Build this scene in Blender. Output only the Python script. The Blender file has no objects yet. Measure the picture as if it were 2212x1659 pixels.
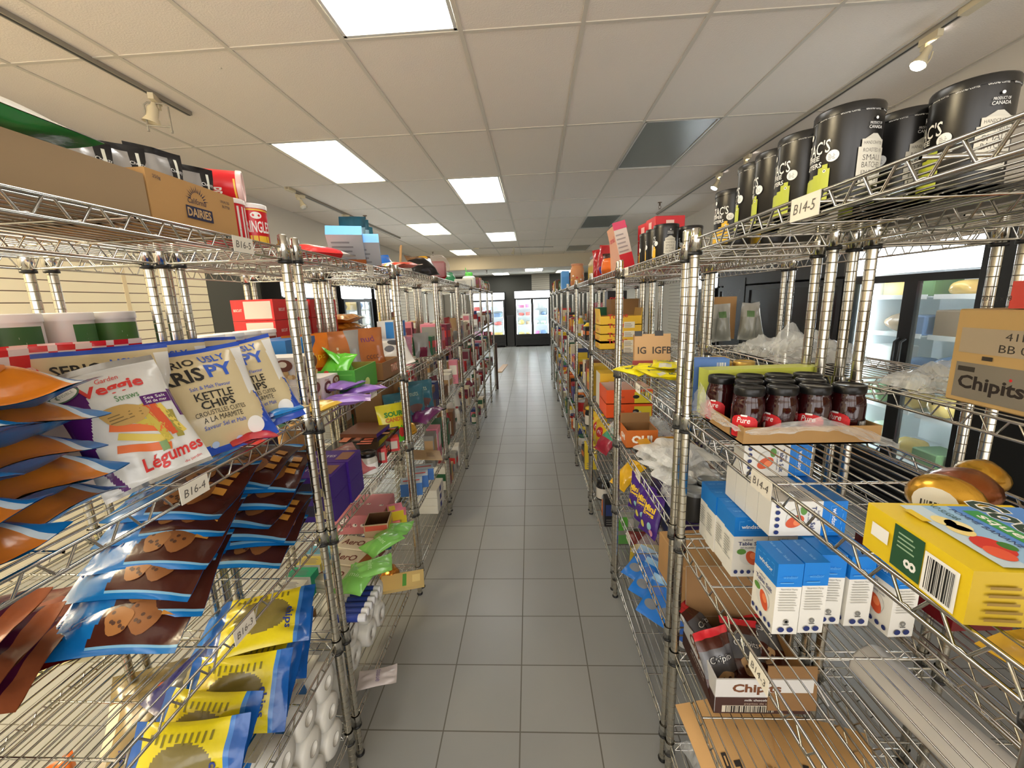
import bpy, math, random
from mathutils import Vector, Matrix, noise
PI=math.pi; R=math.radians
C=bpy.context.scene.collection
SC=bpy.context.scene
rnd=random.Random(7)
# ---------------------------------------------------------------- materials
MATS={}
def lin(c):
    return tuple((x/12.92 if x<=.04045 else ((x+.055)/1.055)**2.4) for x in [v/255 for v in c])
def mat(key,rgb=(200,200,200),rough=.5,metal=0.0,bump=0,bscale=60,spec=.5,coat=0,emit=0,var=0,trans=0):
    if key in MATS: return MATS[key]
    m=bpy.data.materials.new(key); m.use_nodes=True; MATS[key]=m
    nt=m.node_tree; b=nt.nodes['Principled BSDF']; c=lin(rgb)+(1,)
    b.inputs['Base Color'].default_value=c; b.inputs['Roughness'].default_value=rough; b.inputs['Metallic'].default_value=metal
    b.inputs['Specular IOR Level'].default_value=spec; b.inputs['Coat Weight'].default_value=coat
    if emit: b.inputs['Emission Color'].default_value=c; b.inputs['Emission Strength'].default_value=emit
    if trans: b.inputs['Transmission Weight'].default_value=trans
    if bump or var:
        tc=nt.nodes.new('ShaderNodeTexCoord'); n=nt.nodes.new('ShaderNodeTexNoise'); n.inputs['Scale'].default_value=bscale; n.inputs['Detail'].default_value=3
        nt.links.new(tc.outputs['Object'],n.inputs['Vector'])
        if bump:
            bp=nt.nodes.new('ShaderNodeBump'); bp.inputs['Strength'].default_value=bump; bp.inputs['Distance'].default_value=.01
            nt.links.new(n.outputs['Fac'],bp.inputs['Height']); nt.links.new(bp.outputs['Normal'],b.inputs['Normal'])
        if var:
            mx=nt.nodes.new('ShaderNodeMix'); mx.data_type='RGBA'; mx.inputs['A'].default_value=tuple(x*(1-var) for x in c[:3])+(1,); mx.inputs['B'].default_value=tuple(min(1,x*(1+var)) for x in c[:3])+(1,)
            nt.links.new(n.outputs['Fac'],mx.inputs['Factor']); nt.links.new(mx.outputs['Result'],b.inputs['Base Color'])
    return m
def K(rgb,kind='card'):
    """a colour in one of a few finishes"""
    key='%s_%d_%d_%d'%((kind,)+tuple(rgb))
    if kind=='card': return mat(key,rgb,.42,spec=.4)
    if kind=='film': return mat(key,rgb,.24,bump=.25,bscale=22,coat=.15)
    if kind=='foil': return mat(key,rgb,.25,.75,bump=.3,bscale=18)
    if kind=='ink': return mat(key,rgb,.5)
    if kind=='board': return mat(key,rgb,.8,var=.06,bscale=9)
    if kind=='plas': return mat(key,rgb,.3,spec=.5)
    if kind=='gloss': return mat(key,rgb,.12,spec=.5)
    return mat(key,rgb,.6)
def clear(key,rgb,alpha=.3,rough=.12):
    if key in MATS: return MATS[key]
    m=bpy.data.materials.new(key); m.use_nodes=True; MATS[key]=m; nt=m.node_tree
    b=nt.nodes['Principled BSDF']; b.inputs['Base Color'].default_value=lin(rgb)+(1,); b.inputs['Roughness'].default_value=rough; b.inputs['Alpha'].default_value=alpha
    return m
CHROME=mat('chrome',(205,203,196),.16,1.0)
CHROME_D=mat('chrome_post',(200,196,184),.2,1.0)
BLACKP=mat('black_plastic',(14,14,15),.45)
BLACKM=mat('black_metal',(17,18,19),.35)
WHITEP=mat('white_plastic',(230,230,226),.35)
PAPER=mat('paper_label',(226,220,205),.7)
BLK=K((18,17,17),'ink'); WHT=K((240,240,236),'ink'); 
CARD=mat('cardboard',(176,136,88),.85,var=.07,bscale=14)
CARD2=mat('cardboard_dark',(132,98,60),.85,var=.07,bscale=14)
# ---------------------------------------------------------------- mesh builder
_gl={}
def glyph(s,bold=0.0):
    k=(s,bold)
    if k in _gl: return _gl[k]
    cu=bpy.data.curves.new('t','FONT'); cu.body=s; cu.size=1; cu.align_x='CENTER'; cu.align_y='CENTER'; cu.offset=bold; cu.resolution_u=2; cu.fill_mode='FRONT'
    ob=bpy.data.objects.new('t',cu); C.objects.link(ob)
    dg=bpy.context.evaluated_depsgraph_get(); dg.update()
    me=ob.evaluated_get(dg).to_mesh()
    vs=[(v.co.x,v.co.y) for v in me.vertices]; fs=[tuple(p.vertices) for p in me.polygons]
    ob.evaluated_get(dg).to_mesh_clear(); bpy.data.objects.remove(ob); bpy.data.curves.remove(cu)
    if vs:
        x0=min(v[0] for v in vs);x1=max(v[0] for v in vs);y0=min(v[1] for v in vs);y1=max(v[1] for v in vs)
        vs=[((a-(x0+x1)/2),(b-(y0+y1)/2)) for a,b in vs]; w=x1-x0;h=y1-y0
    else: w=h=1
    _gl[k]=(vs,fs,w,h); return _gl[k]
def sq(x): return x*x
class MB:
    def __init__(s): s.v=[];s.f=[];s.m=[];s.sm=[];s.mats=[];s.k=0.0
    def lay(s,fn):
        """each printed shape lies a hair above the one before"""
        s.k=min(s.k+.00007,.0022); o=s.k
        try: fn(0,0,o)
        except TypeError: return fn
        return lambda u,v:fn(u,v,o)
    def mi(s,m):
        if m not in s.mats: s.mats.append(m)
        return s.mats.index(m)
    def add(s,vs,fs,m,smooth=False,M=None):
        o=len(s.v)
        if M is not None: vs=[M@Vector(v) for v in vs]
        s.v+= [tuple(v) for v in vs]
        if callable(m): idx=[s.mi(m(i)) for i in range(len(fs))]
        else: idx=[s.mi(m)]*len(fs)
        s.f+=[tuple(i+o for i in f) for f in fs]; s.m+=idx; s.sm+=[smooth]*len(fs)
    def box(s,c,d,m,M=None,bev=0):
        """m: material, or dict by face: x0 x1 y0 y1 z0 z1 with default key d"""
        x,y,z=c;a,b,e=d[0]/2,d[1]/2,d[2]/2
        vs=[(x-a,y-b,z-e),(x+a,y-b,z-e),(x+a,y+b,z-e),(x-a,y+b,z-e),(x-a,y-b,z+e),(x+a,y-b,z+e),(x+a,y+b,z+e),(x-a,y+b,z+e)]
        fs=[(0,3,2,1),(4,5,6,7),(0,1,5,4),(2,3,7,6),(0,4,7,3),(1,2,6,5)]
        ks=['z0','z1','y0','y1','x0','x1']
        mm=(lambda i:m.get(ks[i],m['d'])) if isinstance(m,dict) else m
        s.add(vs,fs,mm,False,M)
    def rbox(s,c,d,m,r=.004,M=None):
        """box with chamfered edges"""
        x,y,z=c;a,b,e=d[0]/2,d[1]/2,d[2]/2; r=min(r,a*.9,b*.9,e*.9)
        vs=[];idx={}
        for sx in(-1,1):
            for sy in(-1,1):
                for sz in(-1,1):
                    idx[sx,sy,sz]=len(vs)
                    vs+=[(x+sx*a,y+sy*(b-r),z+sz*(e-r)),(x+sx*(a-r),y+sy*b,z+sz*(e-r)),(x+sx*(a-r),y+sy*(b-r),z+sz*e)]
        I=lambda sx,sy,sz,k: idx[sx,sy,sz]+k
        fs=[]
        for t in(-1,1):
            q=[(-1,-1),(1,-1),(1,1),(-1,1)]
            q2=q if t>0 else q[::-1]
            fs.append([I(t,p,q_,0) for p,q_ in q2]); fs.append([I(p,t,q_,1) for p,q_ in q2[::-1]]); fs.append([I(p,q_,t,2) for p,q_ in q2])
            for u in(-1,1):
                a1=[I(t,u,-1,0),I(t,u,1,0),I(t,u,1,1),I(t,u,-1,1)]; fs.append(a1 if t*u<0 else a1[::-1])
                a1=[I(t,-1,u,0),I(t,1,u,0),I(t,1,u,2),I(t,-1,u,2)]; fs.append(a1 if t*u>0 else a1[::-1])
                a1=[I(-1,t,u,1),I(1,t,u,1),I(1,t,u,2),I(-1,t,u,2)]; fs.append(a1 if t*u<0 else a1[::-1])
                for w in(-1,1):
                    a1=[I(t,u,w,0),I(t,u,w,1),I(t,u,w,2)]; fs.append(a1 if t*u*w>0 else a1[::-1])
        s.add(vs,fs,m,False,M)
    def tube(s,p0,p1,r,m,n=6,cap=True,r1=None,M=None,smooth=True):
        p0=Vector(p0);p1=Vector(p1);d=(p1-p0)
        if d.length<1e-9:return
        d.normalize(); u=d.orthogonal().normalized(); w=d.cross(u); r1=r if r1 is None else r1
        vs=[];
        for p,rr in((p0,r),(p1,r1)):
            for i in range(n):
                a=2*PI*i/n; vs.append(p+u*(math.cos(a)*rr)+w*(math.sin(a)*rr))
        fs=[(i,(i+1)%n,n+(i+1)%n,n+i) for i in range(n)]
        s.add(vs,fs,m,smooth,M)
        if cap: s.add(vs,[tuple(range(n-1,-1,-1)),tuple(range(n,2*n))],m,False,M)
    def path(s,pts,r,m,n=6,closed=False,M=None):
        pts=[Vector(p) for p in pts]; N=len(pts); rings=[]; prev=None
        for i,p in enumerate(pts):
            a=pts[i-1] if i>0 or closed else p; b=pts[(i+1)%N] if i<N-1 or closed else p
            d=(b-a); d=d.normalized() if d.length>1e-9 else Vector((0,0,1))
            if prev is None: u=d.orthogonal().normalized()
            else:
                u=prev-d*prev.dot(d); u=u.normalized() if u.length>1e-6 else d.orthogonal().normalized()
            prev=u; w=d.cross(u); rings.append([p+u*(math.cos(2*PI*k/n)*r)+w*(math.sin(2*PI*k/n)*r) for k in range(n)])
        vs=[v for rr in rings for v in rr]; fs=[]
        for i in range(N if closed else N-1):
            j=(i+1)%N
            for k in range(n): fs.append((i*n+k,i*n+(k+1)%n,j*n+(k+1)%n,j*n+k))
        s.add(vs,fs,m,True,M)
        if not closed: s.add(vs,[tuple(range(n-1,-1,-1)),tuple(range((N-1)*n,N*n))],m,False,M)
    def lathe(s,prof,m,n=24,c=(0,0,0),M=None,smooth=True,caps=True):
        """prof [(r,z)], m material or function of segment"""
        vs=[];
        for r,z in prof:
            for i in range(n): a=2*PI*i/n; vs.append((c[0]+r*math.cos(a),c[1]+r*math.sin(a),c[2]+z))
        fs=[];ms=[]
        for j in range(len(prof)-1):
            for i in range(n): fs.append((j*n+i,j*n+(i+1)%n,(j+1)*n+(i+1)%n,(j+1)*n+i)); ms.append(j)
        s.add(vs,fs,(lambda i:m(ms[i])) if callable(m) else m,smooth,M)
        if caps:
            L=len(prof)-1
            if prof[0][0]>1e-5: s.add(vs[:n],[tuple(range(n-1,-1,-1))],m(0) if callable(m) else m,False,M)
            if prof[-1][0]>1e-5: s.add(vs[-n:],[tuple(range(n))],m(L-1) if callable(m) else m,False,M)
    def grid(s,fn,nu,nv,m,smooth=True,flip=False,M=None):
        """fn(i/nu,j/nv) -> point; m material or f(u,v)"""
        vs=[fn(i/nu,j/nv) for j in range(nv+1) for i in range(nu+1)]; fs=[];ms=[]
        for j in range(nv):
            for i in range(nu):
                a=j*(nu+1)+i; q=(a,a+1,a+nu+2,a+nu+1); fs.append(q[::-1] if flip else q); ms.append(((i+.5)/nu,(j+.5)/nv))
        s.add(vs,fs,(lambda i:m(*ms[i])) if callable(m) else m,smooth,M)
    # decals: fn(u,v) -> point on the surface
    def text(s,t,fn,u,v,h,m,w=None,bold=0.0,shear=0,rot=0):
        vs,fs,gw,gh=glyph(t,bold)
        if not vs: return
        fn=s.lay(fn); k=h/gh; kx=k if w is None else w/gw; cr,sr=math.cos(rot),math.sin(rot)
        P=[]
        for a,b in vs:
            x=a*kx+b*k*shear;y=b*k
            P.append(fn(u+x*cr-y*sr,v+x*sr+y*cr))
        s.add(P,fs,m)
    def rect(s,fn,u0,v0,u1,v1,m,n=1):
        fn=s.lay(fn); s.grid(lambda a,b:fn(u0+(u1-u0)*a,v0+(v1-v0)*b),n,n,m,smooth=n>1)
    def ell(s,fn,u,v,ru,rv,m,n=20,rings=1,rot=0,wob=0,seed=0):
        fn=s.lay(fn); vs=[fn(u,v)];fs=[]; cr,sr=math.cos(rot),math.sin(rot)
        for k in range(1,rings+1):
            for i in range(n):
                a=2*PI*i/n; q=k/rings*(1+wob*math.sin(a*3+seed)+wob*.7*math.sin(a*5+seed*2)); x=ru*q*math.cos(a);y=rv*q*math.sin(a)
                vs.append(fn(u+x*cr-y*sr,v+x*sr+y*cr))
        for i in range(n): fs.append((0,1+i,1+(i+1)%n))
        for k in range(1,rings):
            o=1+(k-1)*n
            for i in range(n): fs.append((o+i,o+n+i,o+n+(i+1)%n,o+(i+1)%n))
        s.add(vs,fs,m,rings>1)
    def poly(s,fn,pts,m): fn=s.lay(fn); s.add([fn(a,b) for a,b in pts],[tuple(range(len(pts)))],m)
    def bars(s,fn,u0,v0,u1,v1,m,n=22,seed=1):
        r=random.Random(seed); x=u0
        st=(u1-u0)/n/2
        while x<u1:
            w=st*r.choice((.6,1,1,1.8)); s.rect(fn,x,v0,min(x+w,u1),v1,m); x+=w+st*r.choice((.6,1,1.4))
    def lines(s,fn,u0,v0,u1,v1,m,n=6,t=.35,seed=3):
        r=random.Random(seed); st=(v1-v0)/n
        for i in range(n):
            y=v1-(i+1)*st; s.rect(fn,u0,y,u0+(u1-u0)*r.uniform(.6,1),y+st*t,m)
    def mesh(s,name):
        me=bpy.data.meshes.new(name); me.from_pydata(s.v,[],s.f)
        for m in s.mats: me.materials.append(m)
        me.polygons.foreach_set('material_index',s.m); me.polygons.foreach_set('use_smooth',s.sm); me.update()
        return me
    def build(s,name,parent=None,loc=(0,0,0),rot=(0,0,0)):
        return obj(name,s.mesh(name),parent,loc,rot)
def obj(name,me,parent=None,loc=(0,0,0),rot=(0,0,0)):
    o=bpy.data.objects.new(name,me); C.objects.link(o); o.parent=parent; o.location=loc; o.rotation_euler=rot
    return o
def tag(o,label,cat,group=None,kind=None):
    if label: o['label']=label
    if cat: o['category']=cat
    if group: o['group']=group
    if kind: o['kind']=kind
    return o
def thing(name,label,cat,loc=(0,0,0),rot=(0,0,0),group=None):
    o=bpy.data.objects.new(name,None); o.empty_display_size=.05; C.objects.link(o); o.location=loc; o.rotation_euler=rot
    return tag(o,label,cat,group)
def dup(o,loc=None,rot=None,label=None,group=None,parent=None):
    def cp(a,p):
        b=a.copy(); C.objects.link(b); b.parent=p
        for ch in a.children: cp(ch,b)
        return b
    n=cp(o,parent)
    if loc is not None: n.location=loc
    if rot is not None: n.rotation_euler=rot
    if label: n['label']=label
    if group: n['group']=group
    return n
def struct(o): o['kind']='structure'; return o
def ffn(size,face,off=.0007,c=(0,0,0)):
    """frame on a face of a box centred at c: u to the viewer's right, v up"""
    a,b,e=[x/2 for x in size]; x,y,z=c
    return {'y0':lambda u,v,o=0:(x+u,y-b-off-o,z+v),'y1':lambda u,v,o=0:(x-u,y+b+off+o,z+v),'x1':lambda u,v,o=0:(x+a+off+o,y+u,z+v),'x0':lambda u,v,o=0:(x-a-off-o,y-u,z+v),
            'z1':lambda u,v,o=0:(x+u,y+v,z+e+off+o)}[face]
# ---------------------------------------------------------------- camera
H=1.6586
cam=bpy.data.cameras.new('camera'); co=bpy.data.objects.new('camera',cam); C.objects.link(co)
cam.sensor_width=36; cam.sensor_fit='HORIZONTAL'; cam.lens=14.5112; cam.clip_start=.02
co.matrix_world=Matrix([[0.998639,0.024134,0.046244,0],[0.040629,0.196122,-0.979737,0],[-0.032714,0.980283,0.194874,1.658581],[0,0,0,1]])
SC.camera=co
SC.view_settings.view_transform='Standard'; SC.view_settings.look='None'; SC.view_settings.gamma=1; SC.view_settings.use_curve_mapping=False
SC.view_settings.exposure=1.0
SC.cycles.max_bounces=8; SC.cycles.diffuse_bounces=5; SC.cycles.glossy_bounces=4; SC.cycles.transparent_max_bounces=12; SC.cycles.transmission_bounces=4
SC.cycles.caustics_reflective=False; SC.cycles.caustics_refractive=False; SC.cycles.sample_clamp_indirect=6
w=bpy.data.worlds.new('world'); SC.world=w; w.use_nodes=True; w.node_tree.nodes['Background'].inputs[0].default_value=(1,.965,.93,1); w.node_tree.nodes['Background'].inputs[1].default_value=2.0
# ---------------------------------------------------------------- room
CE=3.0; XL,XR=-3.3,3.4; YB,YF=-2.2,16.2; YS=12.65; CE2=2.65
def nodes(m): return m.node_tree,m.node_tree.nodes['Principled BSDF']
def floor_mat():
    m=mat('floor_tile',(120,120,116),.38,spec=.4); nt,b=nodes(m)
    tc=nt.nodes.new('ShaderNodeTexCoord'); sx=nt.nodes.new('ShaderNodeSeparateXYZ'); nt.links.new(tc.outputs['Object'],sx.inputs[0])
    def mt(op,a,bv=None,c=None):
        n=nt.nodes.new('ShaderNodeMath'); n.operation=op
        for i,x in enumerate((a,bv,c)):
            if x is None: continue
            if isinstance(x,(int,float)): n.inputs[i].default_value=x
            else: nt.links.new(x,n.inputs[i])
        return n.outputs[0]
    ds=[];cells=[]
    for ax,o in (('X',-.3809),('Y',1.3227)):
        t=mt('DIVIDE',mt('SUBTRACT',sx.outputs[ax],o),.305)
        fr=mt('FRACT',t); ds.append(mt('MINIMUM',fr,mt('SUBTRACT',1.0,fr))); cells.append(mt('FLOOR',t))
    g=mt('LESS_THAN',mt('MINIMUM',ds[0],ds[1]),.0085)
    cb=nt.nodes.new('ShaderNodeCombineXYZ'); nt.links.new(cells[0],cb.inputs[0]); nt.links.new(cells[1],cb.inputs[1])
    wn=nt.nodes.new('ShaderNodeTexWhiteNoise'); wn.noise_dimensions='2D'; nt.links.new(cb.outputs[0],wn.inputs['Vector'])
    n=nt.nodes.new('ShaderNodeTexNoise'); n.inputs['Scale'].default_value=2.2; n.inputs['Detail'].default_value=6; nt.links.new(tc.outputs['Object'],n.inputs['Vector'])
    f=mt('ADD',mt('MULTIPLY',wn.outputs['Value'],.35),mt('MULTIPLY',n.outputs['Fac'],.65))
    mx=nt.nodes.new('ShaderNodeMix'); mx.data_type='RGBA'; mx.inputs['A'].default_value=lin((138,138,135))+(1,); mx.inputs['B'].default_value=lin((153,153,148))+(1,); nt.links.new(f,mx.inputs['Factor'])
    m2=nt.nodes.new('ShaderNodeMix'); m2.data_type='RGBA'; nt.links.new(g,m2.inputs['Factor']); nt.links.new(mx.outputs['Result'],m2.inputs['A']); m2.inputs['B'].default_value=lin((98,94,86))+(1,)
    nt.links.new(m2.outputs['Result'],b.inputs['Base Color'])
    nt.links.new(mt('ADD',mt('MULTIPLY',n.outputs['Fac'],.16),mt('ADD',mt('MULTIPLY',g,.3),.24)),b.inputs['Roughness'])
    bp=nt.nodes.new('ShaderNodeBump'); bp.inputs['Strength'].default_value=.4; bp.inputs['Distance'].default_value=.002; bp.invert=True
    nt.links.new(g,bp.inputs['Height']); nt.links.new(bp.outputs['Normal'],b.inputs['Normal'])
    return m
mb=MB(); mb.box(((XL+XR)/2,(YB+YF)/2,-.05),(XR-XL+.4,YF-YB+.4,.1),floor_mat()); struct(mb.build('floor'))
TILE=mat('ceiling_tile',(234,224,210),.9,bump=.25,bscale=120); TBAR=mat('ceiling_grid_bar',(208,200,184),.6)
# ceiling with its T-bar grid, lights sit in grid cells
CA=-.01189; CX0,CY0=-1.5285,2.3862; TW,TL=.6096,1.2192
CM=Matrix.Translation((CX0,CY0,CE))@Matrix.Rotation(CA,4,'Z')
LIT=[(1,-1),(1,2),(1,5),(-1,1),(-1,4),(-1,7),(-1,-2),(-3,-2)]; DARK=[(4,1),(4,4),(4,7)]  # last two lit cells: panels added out of view
mb=MB()
for c in range(-4,9):
    for r in range(-6,9):
        if (c,r) in LIT or (c,r) in DARK: continue
        mb.add([(c*TW,r*TL,0),(c*TW,r*TL+TL,0),(c*TW+TW,r*TL+TL,0),(c*TW+TW,r*TL,0)],[(0,1,2,3)],TILE,False,CM)
for c in range(-4,10): mb.box((c*TW,(-6*TL+9*TL)/2,-.002),(.022,15*TL,.006),TBAR,CM)
for r in range(-6,10): mb.box(((-4*TW+9*TW)/2,r*TL,-.0015),(13*TW,.022,.005),TBAR,CM)
mb.box((-.03-.14,.06+.1,-.004),(.01,.01,.004),TBAR,CM)
mb.box((.05,7.2,.06),(9,22,.04),TBAR,CM)
struct(mb.build('ceiling'))
PLASTER=mat('painted_wall',(214,208,196),.75,bump=.05,bscale=40); DARKW=mat('dark_grey_paint',(84,84,78),.7)
def slat_mat(key,rgb):
    m=mat(key,rgb,.5); nt,b=nodes(m)
    tc=nt.nodes.new('ShaderNodeTexCoord'); sx=nt.nodes.new('ShaderNodeSeparateXYZ'); nt.links.new(tc.outputs['Object'],sx.inputs[0])
    a=nt.nodes.new('ShaderNodeMath'); a.operation='DIVIDE'; nt.links.new(sx.outputs['Z'],a.inputs[0]); a.inputs[1].default_value=.0762
    f=nt.nodes.new('ShaderNodeMath'); f.operation='FRACT'; nt.links.new(a.outputs[0],f.inputs[0])
    l=nt.nodes.new('ShaderNodeMath'); l.operation='LESS_THAN'; nt.links.new(f.outputs[0],l.inputs[0]); l.inputs[1].default_value=.09
    mx=nt.nodes.new('ShaderNodeMix'); mx.data_type='RGBA'; nt.links.new(l.outputs[0],mx.inputs['Factor']); mx.inputs['A'].default_value=lin(rgb)+(1,); mx.inputs['B'].default_value=lin((96,76,56))+(1,)
    nt.links.new(mx.outputs['Result'],b.inputs['Base Color']); return m
SLAT=slat_mat('slatwall_cream',(244,234,204)); SLATW=slat_mat('slatwall_white',(214,208,192))
# left wall: upper plaster, slatwall bays, dark board
mb=MB(); mb.box((XL-.05,(YB+YF)/2,1.5),(.1,YF-YB,3.0),PLASTER); struct(mb.build('wall_left'))
for k,(y0,y1,m,z1) in enumerate([(-3.5,3.30,SLAT,2.12),(3.335,4.19,SLAT,2.12),(4.2,5.06,DARKW,2.15),(9.6,12.6,SLATW,2.3)]):
    mb=MB(); mb.box((XL+.012,(y0+y1)/2,z1/2),(.022,y1-y0,z1),m); struct(mb.build('wall_left_panel'))
mb=MB(); mb.box((XL+.012,3.3175,1.06),(.026,.035,2.12),mat('slat_trim',(226,208,168),.5)); struct(mb.build('trim_1'))
# right wall with the bulkhead over the coolers
mb=MB(); mb.box((XR+.05,(YB+YF)/2,1.5),(.1,YF-YB,3.0),PLASTER); struct(mb.build('wall_right'))
mb=MB(); mb.box(((2.78+XR)/2,(YB+YS)/2,2.62),(XR-2.78,YS-YB,.76),PLASTER); struct(mb.build('wall_right_bulkhead'))
mb=MB(); mb.box((XR-.02,8.2,1.15),(.03,4.2,2.2),SLATW); struct(mb.build('wall_right_panel'))
# unseen shop front behind the camera: open window added to brighten the room
mb=MB(); xm=(XL+XR)/2
for x0,x1,z0,z1 in ((XL,XR,0,.12),(XL,XR,2.92,3.0)): mb.box(((x0+x1)/2,YB-.05,(z0+z1)/2),(x1-x0,.1,z1-z0),PLASTER)
struct(mb.build('wall_front'))
mb=MB()
for i in range(5): mb.box((XL+.03+i*(XR-XL-.06)/4,YB-.05,1.52),(.06,.07,2.8),BLACKM)
for z in (.15,2.89): mb.box((xm,YB-.05,z),(XR-XL,.07,.06),BLACKM)
struct(mb.build('window_added_1'))
pl=bpy.data.lights.new('window_portal_added','AREA'); pl.shape='RECTANGLE'; pl.size=XR-XL; pl.size_y=2.8; pl.cycles.is_portal=True  # portal for the world light coming through the added opening
po=bpy.data.objects.new('window_portal_added',pl); C.objects.link(po); po.location=(xm,YB-.02,1.52); po.rotation_euler=(R(90),0,0)
# far wall
mb=MB(); mb.box(((XL+XR)/2,YF+.05,1.5),(XR-XL+.2,.1,3.0),DARKW); struct(mb.build('wall_back'))
mb=MB(); mb.box((.45,YF-.012,2.3),(.68,.024,.7),SLATW); struct(mb.build('wall_back_panel'))
mb=MB(); mb.box((-2.6,YF-.012,1.3),(1.36,.024,2.6),PLASTER); struct(mb.build('wall_back_panel'))
mb=MB(); mb.box(((XL+XR)/2,YS+.05,(CE+CE2)/2),(XR-XL,.1,CE-CE2+.02),mat('soffit_paint',(226,212,186),.75)); struct(mb.build('trim_2'))
mb=MB()
mb.box(((XL+XR)/2,(YS+YF)/2+.05,CE2+.02),(XR-XL,YF-YS-.1,.04),mat('ceiling_tile_far',(206,202,190),.9))
for i in range(12): mb.box((-3.36+i*TW,(YS+YF)/2,CE2-.001),(.022,YF-YS,.006),TBAR)
for i in range(3): mb.box(((XL+XR)/2,12.9+i*TL,CE2-.0005),(XR-XL,.022,.005),TBAR)
struct(mb.build('ceiling_far'))
# ---------------------------------------------------------------- ceiling lights
def emis(key,rgb,st):
    m=mat(key,rgb,.4,emit=st); return m
LW=emis('troffer_white',(255,252,244),4.5); LWM=emis('troffer_warm',(255,240,205),5.5)
LWB=emis('troffer_added',(255,238,200),34.0)  # strong warm panel added out of view to brighten left wall and floor
LFR=mat('light_frame',(206,204,196),.4)
def troffer(c,r,m,label,lit=True,M=CM,w=TW,l=TL,z=0):
    t=thing('ceiling_light',label,'light',M@Vector((c*TW+w/2,r*TL+l/2,z)),(0,0,CA if M is CM else 0),group='recessed ceiling lights')
    fb=MB(); a=.026
    for sx in(-1,1):
        fb.box((sx*(w/2-a/2-.011),0,.004),(a*.6,l-.022,.012),LFR); fb.box((0,sx*(l/2-a/2-.011),.004),(w-.022,a*.6,.012),LFR)
    fb.box((0,0,.035),(w-.02,l-.02,.004),LFR)
    fb.build('frame',t)
    db=MB(); db.box((0,0,.008),(w-.055,l-.055,.004),m); db.build('diffuser',t)
DIM=mat('dark_lens',(126,132,128),.25,bump=.1,bscale=160)
lab={(1,-1):'lit ceiling panel nearest the camera at the top edge of the photo',(1,2):'second lit ceiling panel along the row above the aisle',(1,5):'third lit ceiling panel along the row above the aisle',
 (-1,1):'large lit panel nearest on the left over the first track rail',(-1,4):'second lit panel along the left row of ceiling lights',(-1,7):'farthest lit panel of the left row, before the beam'}
for (c,r) in LIT: troffer(c,r,LWB if c==-3 else LWM if c<0 else LW,lab.get((c,r),'lit ceiling panel behind the camera, column %d row %d'%(c,r)))
for k,(c,r) in enumerate(DARK): troffer(c,r,DIM,['unlit grey ceiling light nearest on the right side','middle unlit grey ceiling light on the right side','farthest unlit grey ceiling light on the right, near the beam'][k])
FM=Matrix.Translation((0,0,CE2))
for k,(x,y,m) in enumerate([(-.98,15.1,1),(.17,13.75,1),(1.25,14.9,1)]): troffer(0,0,m and LW,['lit panel in the lower far ceiling, leftmost of three','lit panel in the lower far ceiling, middle of three','lit panel in the lower far ceiling, rightmost of three'][k],M=Matrix.Translation((x-.3,y-.6,CE2-.008)))
# ---------------------------------------------------------------- wire racks
GROOVE=mat('post_groove',(120,112,96),.4,1.0)
SL,SD=.875,.36   # post to post
def post_mesh(h):
    mb=MB(); z=.03; n=14; r=.0125
    mb.lathe([(r,0),(r,z)],CHROME_D,n,caps=False)
    while z<h-.03:
        mb.lathe([(r,z),(.0116,z+.0007),(.0116,z+.0017),(r,z+.0024)],GROOVE,n,caps=False); mb.lathe([(r,z+.0024),(r,z+.0254)],CHROME_D,n,caps=False); z+=.0254
    mb.lathe([(r,z),(r,h-.003),(.0095,h)],CHROME_D,n); return mb.mesh('post')
def foot_mesh():
    mb=MB(); mb.lathe([(.016,0),(.017,.006),(.012,.012),(.0125,.03)],BLACKP,n=12); return mb.mesh('foot')
POSTS={}; FOOT=foot_mesh()
def shelf_mesh(near):
    mb=MB(); hx,hy=SD/2,SL/2; n=6 if near else 5; r=.0032; dz=-.031
    for z in(0,dz):
        for s in(-1,1):
            mb.tube((s*hx,-hy,z),(s*hx,hy,z),r,CHROME,n,False); mb.tube((-hx,s*hy,z),(hx,s*hy,z),r,CHROME,n,False)
    def zig(a,b,per):
        a=Vector(a);b=Vector(b);L=(b-a).length; k=max(2,round(L/per)); pts=[]
        for i in range(k):
            for t,zz in((0,dz+.003),(.12,dz+.002),(.38,-.002),(.62,-.002),(.88,dz+.002)):
                p=a.lerp(b,(i+t)/k); pts.append((p.x,p.y,zz))
        mb.path(pts,.0022,CHROME,4 if not near else 5)
    for s in(-1,1):
        zig((s*hx,-hy+.014,0),(s*hx,hy-.014,0),.066); zig((-hx+.014,s*hy,0),(hx-.014,s*hy,0),.066)
    nw=13
    for i in range(1,nw): 
        x=-hx+SD*i/nw; mb.tube((x,-hy,.001),(x,hy,.001),.0018,CHROME,4 if not near else 5,False)
    for y in(-.22,0,.22): mb.tube((-hx,y,-.004),(hx,y,-.004),.0027,CHROME,4 if not near else 5,False)
    for sx in(-1,1):
        for sy in(-1,1):
            mb.lathe([(.0165,.008),(.0185,-.034),(.0136,-.034)],CHROME,n=12,c=(sx*hx,sy*hy,0),caps=False)
            mb.lathe([(.0136,-.034),(.0188,-.035),(.0188,-.042),(.013,-.043)],BLACKP,n=12,c=(sx*hx,sy*hy,0),caps=False)
    return mb.mesh('wire_shelf')
SH_N,SH_F=shelf_mesh(True),shelf_mesh(False)
ZS={}
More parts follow.
